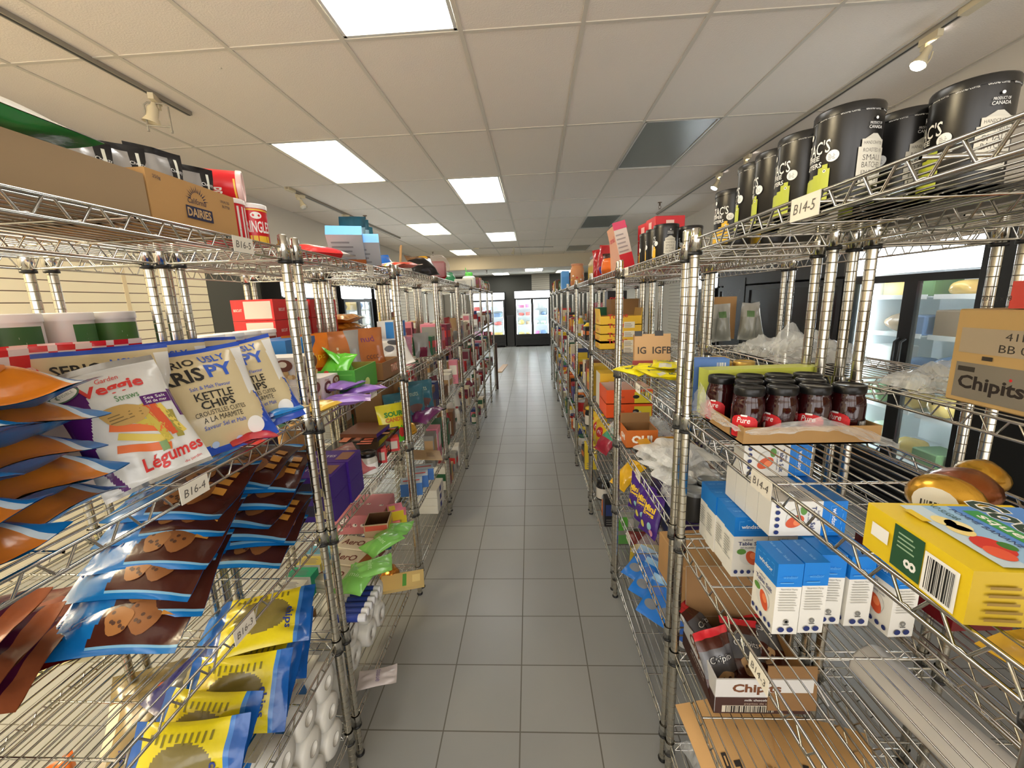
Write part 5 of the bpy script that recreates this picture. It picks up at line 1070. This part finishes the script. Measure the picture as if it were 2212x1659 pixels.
bag('orange_candy_bag','orange pumpkin-coloured bag on the third right top shelf','candy bag',.18,.16,.1,lambda u,v,s:Kf(226,110,40) if v<.75 else Kf(60,30,24),(.56,2.95,zr),(R(-6),0,R(-60)),None,None,seed=290,sag=.2)
bag('red_candy_bag','dark red candy bag, near one of two on the third right top shelf','candy bag',.2,.24,.08,Kf(170,24,34),(.57,3.25,zr),(R(-6),R(6),R(-60)),lambda mb,f:mb.ell(f,0,.05,.03,.03,Kk(60,60,150),12,2),'red candy bags',seed=291,wr=.008)
bag('red_candy_bag','dark red candy bag, far one of two on the third right top shelf','candy bag',.2,.25,.08,Kf(176,30,40),(.60,3.5,zr),(R(-4),R(-4),R(-50)),None,'red candy bags',seed=292,wr=.008)
for i in range(5): bottle('shaker_bottle','small bottle with grey cap, %s of the row above the red candy bags'%['first','second','third','fourth','fifth'][i],'bottle',(.60+.0*i,3.72+.085*i,zr),.036,.24,mat('amber_glass',(190,170,130),.1),K((120,120,124),'plas'),K((190,160,60)),grp='grey-capped bottles')
jar('candy_jar','large clear jar of red and yellow candy on a far right top shelf','candy jar',(.54,4.75,zr),.075,.24,mat('candy_fill',(206,140,90),.25,bump=.6,bscale=60),K((190,130,96),'plas'),None,0,None,lambda mb,f:[mb.ell(f,-.1+.022*q,.03+.02*(q*7%5),.012,.01,Kk(*[(210,60,40),(230,180,50),(240,230,220),(220,110,40)][q%4]),8) for q in range(11)])
cb('blue_box','bright blue box standing on a far right top shelf','box',.50,5.9,zr,(.1,.22,.24),(90,156,220),0); cb('blue_box','second bright blue box in front of its taller twin, far right top shelf','box',.47,5.6,zr,(.08,.16,.15),(80,150,216),0)
cb('brown_box','brown glossy box farthest along the right top shelf','box',.48,6.9,zr,(.1,.2,.17),(92,60,30),0)
# ---- right second level
zg=1.311
def dtof(mb,F):
    RDt=Kk(196,50,40); f=F('y0'); mb.text('Toffee',f,-.02,.03,.03,RDt,w=.13,bold=.02,rot=.08); mb.rect(f,.02,-.05,.09,-.01,Kk(226,220,200)); mb.lines(f,.025,-.045,.085,-.015,Kk(130,120,100),3); f=F('x0'); mb.text('Toffee',f,0,.0,.02,RDt,w=.08)
for k in range(4):
    f_=[('x0',8,.05),('x1',8,.05)] if k==3 else []
    tray('toffee_case','yellow toffee case, %s of the stack on the second level, third right rack'%['bottom','second','third','open top one'][k],'case',(.60,3.03-.16,zg-.004+.060*k),(.27,.2,.058),K((226,182,44)),R(0),mi=K((150,116,50)),deco=dtof,grp='yellow toffee cases',fl=f_)
carton('grey_brown_carton','plain brown carton behind the yellow toffee cases','carton',(.70,3.2,1.302),(.2,.2,.34),CARD2,0)
cb('black_red_box','black box with red letters above the yellow toffee cases','box',.70,3.45,1.318,(.15,.14,.40),(30,24,24),0,[('y0','SKOR',0,.13,.045,(206,50,40),.12),('y0','SKOR',0,.0,.045,(206,50,40),.12)])
cb('label_carton','tan carton printed with large letters IGFB beside the toffee cases','carton',.60,2.06,zg+.03,(.17,.05,.14),{'d':CARD,'y0':mat('carton_tan',(196,160,120),.8)},-6,[('y0','IG',-.05,-.01,.035,(60,50,44),.04),('y0','IGFB',.045,-.01,.035,(60,50,44),.09),('y0',None,-.085,.06,0,(60,60,64),(-.05,.085)),('y0',None,.01,.06,0,(60,60,64),(.05,.085)),('y0',None,-.095,-.09,0,(150,60,60),(.095,-.06))],tilt=(R(-8),0))
YLP=K((232,222,30),'film')
for i,(x,y,z,rz) in enumerate([(.53,1.95,.0,30),(.60,1.80,.0,-40),(.54,1.72,.03,10),(.64,1.92,.03,60),(.57,1.86,.06,-20),(.67,1.76,.02,80),(.50,2.03,.0,-70)]):
    bag('yellow_sachet','bright yellow sachet in the heap on the second right rack, %s of seven'%['far outer','inner','front','far inner','topmost','right-hand','edge'][i],'sachet',.12,.18,.026,lambda u,v,s:YLP if not(abs(u)<.5 and .1<v<.3) else Kf(206,206,190),(x,y-.10,zg+.014+z*.6),(R(-88),R(6*(i%3-1)),R(rz)),lambda mb,f:mb.text('Fudge',f,0,.1,.03,Kk(30,70,90),w=.08,bold=.02),'bright yellow sachets',seed=300+i,wr=.005)
HON=mat('honey',(176,96,24),.08,spec=.6); HLID=mat('honey_lid',(196,160,80),.3,.4)
for i,(x,y) in enumerate([(.60,1.50),(.685,1.50),(.76,1.49),(.63,1.60),(.72,1.60)]):
    jar('honey_jar','amber honey jar with cream label, %s of five behind the double post'%['front left','front middle','front right','rear left','rear right'][i],'honey jar',(x,y,zg),.038,.115,HON,HLID,K((226,196,120)),R(-40),'amber honey jars',lambda mb,f:(mb.ell(f,0,.055,.014,.009,Kk(170,50,50),12),mb.ell(f,.02,.03,.006,.006,Kk(170,50,50),8)))
# ---- right third level
zh=.941
for k in range(2):
    tray('orange_case','bright orange case, %s one on the third level of the right racks'%['lower','upper open'][k],'case',(.60,2.62,zh-.01+.09*k+.0),(.28,.26,.088),K((226,84,26)),R(0),mi=K((206,190,176)),deco=lambda mb,F:(mb.text('the best',F('y0'),-.06,.0,.014,Kk(90,40,20),w=.06),mb.rect(F('y0'),.03,-.04,.135,.03,Kk(226,206,40)),mb.ell(F('y0'),.04,.0,.02,.012,BLK,12)),grp='bright orange cases')
tray('candy_bar_case','orange-brown open case printed OH on the third right level','case',(.53,2.0,zh),(.15,.14,.09),K((196,104,36)),R(0),mi=CARD2,deco=lambda mb,F:(mb.text('OH!',F('y0'),-.0,0,.04,WHT,w=.1,bold=.05),mb.text('OH!',F('x0'),0,0,.03,WHT,w=.08,bold=.05)),fl=[('y1',10,.05)])
tray('yellow_flap_box','yellow box with open flaps pointing at the aisle, third right level','box',(.62,1.90,zh),(.14,.1,.05),K((226,176,30)),R(0),mi=K((190,140,30)),deco=lambda mb,F:mb.bars(F('y0'),-.04,-.02,.05,.018,BLK,14),fl=[('x0',100,.05)])
WBAG=clear('milky_bag',(220,222,222),.72,.3)
film('packed_film','clear plastic bag over the orange cases on the third right level','plastic bag',(.60,2.20,zh),(.3,.3,.14),0,31,n=(30,30))
for i,(y,z,c) in enumerate([(1.80,0,0),(1.66,.0,1),(1.72,.05,0)]):
    film('white_bag_stack','white translucent plastic bag, %s of the flat stack on the third right level'%['far','near','top'][i],'plastic bag',(.62,y,zh+z),(.25,.26,.07),R(10*i),60+i,'white plastic bags',WBAG,.35)
GLID=mat('grey_lid',(116,118,118),.3); DCUP=mat('dark_cup',(40,38,36),.4)
for r_ in range(2):
    for c in range(4):
        canister('lidded_cup','dark cup with grey lid, %s row, %s from the aisle, beside the salt boxes'%(['front','rear'][r_],['first','second','third','fourth'][c]),'cup',(.525+.074*c,1.275+.078*r_,.937),.035,.1,DCUP,GLID,0,None,'dark cups with grey lids',lidh=.012,lr=1.03,n=20)
wrapfilm('plastic_wrap','clear shrink wrap hanging on the grey-lidded cups',[[(.485,1.25,1.03),(.482,1.31,1.035),(.486,1.38,1.03),(.5,1.45,1.03)],[(.478,1.25,.945),(.474,1.32,.95),(.476,1.40,.945),(.48,1.47,.945)]],seed=8)
# ---- right fourth level
zi=.561
for i,(y,z,rx) in enumerate([(2.02,0,-6),(1.90,0,-10),(1.80,.0,-14)]):
    bag('candy_egg_bag','purple candy egg bag with yellow lettering, %s of three by the shelf edge'%['far','middle','near'][i],'candy bag',.13,.2,.045,Kf(70,36,130),(.53,y,zi),(R(rx),0,R(-70)),lambda mb,f:(mb.text('Mini',f,0,.13,.03,Kk(240,200,50),w=.08,bold=.04),mb.text('Eggs',f,0,.1,.03,Kk(240,200,50),w=.08,bold=.04),mb.ell(f,-.03,.04,.014,.018,Kk(226,210,90),10),mb.ell(f,.02,.05,.014,.018,Kk(150,200,210),10),mb.ell(f,.03,.02,.012,.016,Kk(220,150,170),10)),'purple candy egg bags',seed=320+i)
for i in range(4): cb('purple_box','dark purple box, %s of four behind the candy egg bags'%['lower near','upper near','lower far','upper far'][i],'box',.70,1.80+.17*(i//2),zi+.1*(i%2),(.17,.16,.098),(44,26,86),0,[('y0','eggs',0,0,.03,(190,170,220),.07),('x0',None,-.05,-.03,0,(30,40,110),(.05,.03))],'dark purple boxes')
carton('brown_carton','plain brown carton behind the double post, fourth right level','carton',(.64,1.42,zi),(.26,.26,.17),CARD,R(3))
cb('detergent_box','orange detergent box on the fourth shelf next to the open chip case','detergent',.64,1.26+.035,.561,(.1,.05,.15),{'d':(222,96,40),'y0':(226,120,60)},0,[('y0','Tide',0,.02,.03,(40,60,140),.07),('y0',None,-.04,-.06,0,(226,196,90),(.04,-.03))])
# ---- right bottom level
zj=.157
for i,(x,y,z,rx) in enumerate([(.52,2.02,.03,-62),(.53,1.90,.02,-54),(.54,1.78,.0,-48)]):
    t_=bag('dish_pod_bag','bright blue hanging card pack with grey blisters, %s of three'%['far','middle','near'][i],'blister pack',.2,.2,.03,lambda u,v,s:Kf(30,120,214) if v<.85 else Kf(150,196,232),(x,y-.1,zj+.03+z),(R(rx),0,R(-50)),lambda mb,f:[mb.ell(f,-.045+.09*q,.06+.07*p_,.036,.022,Kk(*[(120,126,134),(60,110,196)][p_]),16,3) for q in range(2) for p_ in range(2)],'blue blister packs',seed=330+i)
bag('clear_refill_bag','clear bag with blue bottles on top of the blister packs','bag',.2,.18,.09,CLEARW,(.58,2.02,zj+.12),(R(-60),0,R(-60)),None,None,seed=335)
for i,(x,y) in enumerate([(.72,2.02),(.66,1.60),(.75,1.85)]):
    bottle('white_bottle','white cleaner bottle, %s of three beside the blue blister packs'%['far','near','inner'][i],'bottle',(x,y,zj),.05,.22,WHITEP,K((220,220,222),'plas'),K((60,110,200)),R(-40),'white cleaner bottles',neck=.5)
t=thing('air_filter_pack','green and grey clear-boxed pack on the bottom shelf, third right rack','pack',(.60,2.40,.157)); mb=MB(); mb.rbox((0,0,.1),(.18,.12,.2),K((150,152,140)),.01); mb.rect(ffn((.18,.12,.2),'y0',.001,(0,0,.1)),-.088,.0,-.03,.09,Kk(96,180,60)); mb.rect(ffn((.18,.12,.2),'y0',.001,(0,0,.1)),-.088,-.09,.06,-.03,Kk(110,180,90)); mb.build('box',t); mb=MB(); mb.box((-.01,-.066,.1),(.03,.01,.16),K((190,186,176))); mb.build('handle',t)
bag('yellow_red_bag','red and yellow pet food bag behind the blister packs, bottom right shelf','bag',.26,.2,.08,lambda u,v,s:Kf(120,40,40) if v>.5 else Kf(206,180,60),(.66,2.05+.05,zj+.03),(R(-60),0,R(-10)),None,None,seed=338)
# ---- floor things by the far left end
cb('dark_board','dark brown board standing at the far end of the left racks','board',-.655,7.86,0,(.04,.04,.9),(70,52,40),0)
cb('wood_plank','light wooden plank lying on the floor at the far rack end','plank',-.72,10.4,0,(.14,1.2,.02),(190,150,100),-4)
# ---------------------------------------------------------------- stock on the farther racks
def CN(c):
    names=[('dark red',(150,36,40)),('red',(196,48,46)),('cream',(216,204,176)),('white',(226,224,216)),('brown',(112,76,48)),('tan',(184,150,106)),('navy',(40,56,110)),('blue',(60,120,190)),('teal',(40,110,124)),('dark green',(36,92,60)),('green',(90,160,70)),('yellow',(226,196,50)),('orange',(222,120,44)),('pink',(214,130,150)),('purple',(96,54,130)),('grey',(140,140,136)),('black',(34,32,32)),('maroon',(110,34,60))]
    return [n for n in names if n[0]==c][0]
LPAL=['red','white','cream','dark red','brown','maroon','tan','white','grey','navy','dark green','pink']
RPAL=['yellow','red','white','orange','dark red','navy','yellow','cream','dark green','purple','black','brown']
ON=['first','second','third','fourth','fifth','sixth','seventh','eighth','ninth','tenth','eleventh']
LVN=['bottom shelf','second shelf up','third shelf up','fourth shelf up','top shelf']
def stock(key,side,lv,y0,y1,x,pal,rk,row,seed,kinds,dens=.86,hmax=.24,grp=''):
    r=random.Random(seed); xc,ya,yb,zs,_=ZS[key]; z=zs[lv]+.006; y=max(y0,ya+.05); n=0; sgn=1 if side=='left' else -1
    while y<min(y1,yb-.05) and n<11:
        w=r.uniform(.07,.14); d=r.uniform(.07,.15)
        if r.random()>dens: y+=w; continue
        k=r.choice(kinds); cn,c=CN(r.choice(pal)); h=min(hmax,r.uniform(.1,.25)); yy=y+w/2
        lb='%s %s, %s along the %s, %s %s rack%s'%(cn,k,ON[n],LVN[lv],ORD[rk],side,row)
        px=x-sgn*d/2; rz=R(r.uniform(-6,6))
        c2=CN(r.choice(pal))[1]
        if k=='carton':
            def dc(mb,F,w=w,d=d,h=h,c2=c2,q=r.random()):
                for f,ww in ((F('y0'),d),(F('x1' if sgn>0 else 'x0'),w)):
                    mb.rect(f,-ww*.4,-h*.1,ww*.4,h*(.2+.2*q),Kk(*c2)); mb.lines(f,-ww*.35,-h*.42,ww*.3,-h*.18,Kk(120,116,110),3)
            k2=2 if r.random()<.35 and h<.16 else 1
            carton('stock_carton',lb,'carton',(px,yy,z),(d,w*.94,h),K(c),rz,dc,grp)
            if k2==2 and 2*h<hmax: carton('stock_carton',lb.replace(' carton',' carton stacked on another'),'carton',(px,yy,z+h+.001),(d,w*.94,h),K(c),rz*.5,dc,grp)
        elif k=='jar': jar('stock_jar',lb,'jar',(x-sgn*w*.5,yy,z),w*.42,min(h,.17),K(c,'gloss'),K(c2,'plas'),K((226,220,206)),grp=grp,n=12)
        elif k=='bottle': bottle('stock_bottle',lb,'bottle',(x-sgn*w*.45,yy,z),w*.38,h+.03,K(c,'gloss'),K(c2,'plas'),K((222,216,200)),grp=grp,n=12)
        elif k=='tin': canister('stock_tin',lb,'tin',(x-sgn*w*.5,yy,z),w*.45,min(h,.14),K(c),K((170,170,168),'plas'),0,None,grp,n=14)
        else: bag('stock_pouch',lb.replace(' bag',' pouch') if 0 else lb,'bag',w*1.15,h,.05,(lambda u,v,s,a=K(c,'film'),b=K(c2,'film'):a if v>.35 or abs(u)>.6 else b),(x-sgn*.05,yy,z),(R(-8),0,sgn*R(r.uniform(40,75))),None,grp,g=(8,10),seed=seed*31+n)
        y+=w+r.uniform(.003,.02); n+=1
KA=['carton','carton','jar','bottle','bag','tin']; KB=['carton','carton','carton','bag']
# teal pouches and other things of the third left rack
for i,(x,y,rz,lb) in enumerate([(-.77,2.30,45,'nearest'),(-.745,2.52,45,'middle'),(-.73,2.68,40,'farthest')]):
    bag('teal_nut_pouch','teal stand-up nut pouch, %s of three on the third left rack'%lb,'pouch',.17,.245,.07,Kf(40,96,112),(x,y,.916),(R(-6),0,R(rz)),lambda mb,f:(mb.text('nuts',f,0,.19,.025,Kk(150,170,150),w=.06),mb.ell(f,0,.1,.05,.03,Kk(90,60,56),14,2,wob=.12),mb.rect(f,-.02,.02,.02,.08,Kk(96,150,170),2)),'teal nut pouches',seed=400+i,pouch=True)
bag('purple_foil_bag','dark purple foil bag lying in front of the teal nut pouches','snack bag',.2,.3,.07,Kf(96,24,84),(-.74,2.40,.916+.03),(R(-86),0,R(-10)),None,None,seed=404,wr=.012)
lumps('gold_foil_packet','crumpled shiny gold foil packet on the third left rack','packet',(-.74,2.30,.916),(.13,.2,.07),K((196,150,50),'foil'),R(20),7,amp=.35)
for i in range(3): cb('pink_box','pink packaged box, %s of the stack on the third left rack'%['bottom','middle','top'][i],'box',-.86,2.62,1.301+.052*i,(.13,.24,.05),{'d':(206,110,150),'x1':(222,150,180)},0,[('x1','===',-.1,-.015,0,(226,190,206),(.1,.015))],'pink packaged boxes')
for i in range(2): cb('toothpaste_box','white and blue toothpaste box, %s one above the pink boxes'%['near','far'][i],'box',-.88,2.56+.13*i,1.458,(.1,.11,.11),{'d':(222,222,222)},0,[('y0',None,-.0,-.05,0,(40,120,190),(.05,.05)),('x1',None,-.0,-.05,0,(40,110,190),(.05,.05))],'toothpaste boxes')
bag('dog_food_bag','white bag with black dog picture by the third left post','bag',.2,.26,.08,Kf(214,210,202),(-.75,2.29,1.335),(R(-60),0,R(30)),lambda mb,f:(mb.ell(f,.02,.16,.05,.035,Kk(60,60,64),14,2),mb.ell(f,-.03,.1,.03,.03,Kk(90,90,96),12,2)),None,seed=406)
carton('brown_case','tall plain brown case, near one behind the teal pouches','case',(-.93,2.36,.916),(.16,.22,.33),CARD2,0); carton('brown_case','tall plain brown case, far one behind the teal pouches','case',(-.93,2.62,.916),(.16,.24,.33),CARD,0)
cb('yellow_tin_box','yellow and brown tin box on a tray, rack behind the third left','tin',-1.2,3.5,1.48,(.1,.14,.13),(214,180,40),0,[('x1',None,-.07,.02,0,(110,50,36),(.07,.065))])
cb('kraft_sheet','torn kraft card sheet hanging over the fourth shelf, third left rack','card',-.74,2.62,.66,(.24,.16,.006),(190,160,116),20,[('z1','===',.02,-.03,0,(110,86,64),(.08,.04))],tilt=(R(4),R(10)))
for i in range(3): cb('tissue_box','pale blue and white tissue box, %s of the row under the kraft sheet'%['first','second','third'][i],'box',-.755+.01*i,2.36+.11*i,.516,(.13,.1,.08),{'d':(70,120,190),'z1':(190,210,230)},14,[('z1',None,-.05,-.01,0,(206,60,60),(.05,.006))],'blue tissue boxes')
for i in range(3): cb('white_towel_pack','white folded towel pack with navy squares, %s of three, bottom of the third left rack'%['lowest','middle','top'][i],'pack',-.80,2.86,.156+.062*i,(.2,.22,.06),(216,214,204),0,[('x1',None,-.03,-.02,0,(40,50,130),(.02,.02))],'white towel packs')
cb('red_flap_pack','red and white small pack, near one in front of the white carton','pack',-.73,1.84,.931,(.06,.07,.07),(196,50,50),24,[('y0',None,-.02,-.02,0,(200,190,176),(.02,.02))],'red small packs'); cb('red_flap_pack','red and white small pack, far one in front of the white carton','pack',-.72,2.0,.931,(.06,.07,.07),(196,50,50),24,[('y0',None,-.02,-.02,0,(200,190,176),(.02,.02))],'red small packs')
# third right rack onwards, particular things
cb('green_book_box','dark green box with red label on the third right rack','box',.58,3.35,1.308,(.1,.14,.28),(24,84,54),0,[('x0',None,-.05,-.12,0,(190,50,44),(.05,-.04)),('y0',None,-.04,-.12,0,(190,50,44),(.04,-.04))])
for i in range(3): cb('red_cracker_case','big red case with white emblem, %s of three far back on the right rear racks'%['near','middle','far'][i],'case',1.0,5.15+.46*i+(.06 if i>1 else 0),1.308,(.2,.4,.30),(176,30,40),0,[('x0',None,-.03,.0,0,(226,206,190),(.03,.05)),('y0',None,-.03,.0,0,(226,206,190),(.03,.05))],'big red cracker cases')
for i in range(2): cb('white_yellow_box','white and yellow upright box, %s one on the third right rack'%['near','far'][i],'box',.53,2.87+.33*i,.93,(.12,.16,.23),{'d':(226,186,50),'x0':(222,218,206)},0,[('y0',None,-.0,-.1,0,(206,200,190),(.055,.06))],'white and yellow boxes')
for i in range(3): bag('yellow_oh_bag','yellow bag with red OH circle, %s of three at the shelf edge, third right rack'%['near','middle','far'][i],'candy bag',.16,.2,.06,Kf(222,184,40),(.52,3.08+.14*i-.02,.53),(R(-10),0,R(-60)),lambda mb,f:(mb.ell(f,0,.12,.04,.04,Kk(190,40,40),18,2),mb.text('OH',f,0,.12,.03,WHT,w=.045,bold=.04)),'yellow candy bags',seed=420+i)
bag('yellow_crumpled_bag','crumpled yellow wrapper hanging over the edge, second right rack bottom half','wrapper',.16,.2,.06,Kf(230,180,30),(.50,2.36,.54),(R(-50),0,R(-70)),None,None,seed=425,wr=.014)
bag('teal_red_bag','teal and red bag hanging over the edge of the third right rack','bag',.18,.22,.08,lambda u,v,s:Kf(60,150,120) if v>.5 else Kf(160,40,60),(.50,2.95,.54),(R(-40),0,R(-70)),None,None,seed=426,wr=.012)
sd=1000
for i in range(2,8):
    for lv in (1,2,3,4):
        sd+=1
        if lv==4 and i not in(6,7): continue
        y0=0
        if i==2: y0={1:2.75,2:2.82,3:2.80}[lv]
        stock('L%d'%i,'left',lv,y0,99,-.70,LPAL,i,'',sd,KA if lv!=3 else KB,.92,.25 if lv<4 else .16,'stock on the left aisle racks')
    if i in(3,5): stock('L%d'%i,'left',0,0,99,-.70,LPAL,i,'',sd+500,['bottle','carton'],.5,.2,'stock on the left aisle racks')
for i in range(2,9):
    for lv in (0,1,2,3,4):
        sd+=1
        if lv==4 and i in(2,3,4,5): continue
        y0=0
        if i==2: y0={0:2.55,1:9,2:9,3:9}.get(lv,0)
        if i==3: y0={1:3.45,2:3.32,3:3.56}.get(lv,0)
        stock('R%d'%i,'right',lv,y0,99,.47,RPAL,i,'',sd,KA if lv!=2 else KB,.9 if lv else .55,.25 if lv<4 else .2,'stock on the right aisle racks')
for i in range(1,8):
    for lv in (2,3):
        sd+=1
        if i<=2 and lv==3: continue
        stock('M%d'%i,'left',lv,0,99,-1.1,LPAL,i,', back row',sd,KB,.75,.2,'stock on the left back-row racks')
for i in range(2,7):
    for lv in (1,3):
        sd+=1
        if i in(2,) and lv==3: continue
        if i in (3,4) and lv==3: continue
        stock('Q%d'%i,'right',lv,0,99,.88,RPAL,i,', back row',sd,KB,.6,.22,'stock on the right back-row racks')
# ---------------------------------------------------------------- let everything rest on its wire deck
bpy.context.view_layer.update()
def low(o):
    z=1e9
    if o.type=='MESH': z=min((o.matrix_world@v.co).z for v in o.data.vertices)
    for c in o.children: z=min(z,low(c))
    return z
for o in list(C.objects):
    if o.parent or o.get('kind') or o.name.startswith(('wire_shelving','glass_door','light_','track_','ceiling','camera','window')): continue
    x,y=o.location.x,o.location.y
    for xc,y0,y1,zs,_ in ZS.values():
        if abs(x-xc)<SD/2+.06 and y0-.03<y<y1+.03:
            zl=low(o)
            for z in zs:
                d=z+.0036-zl
                if 0<d<.05: o.location.z+=d+.0004
            break
bpy.context.view_layer.update()
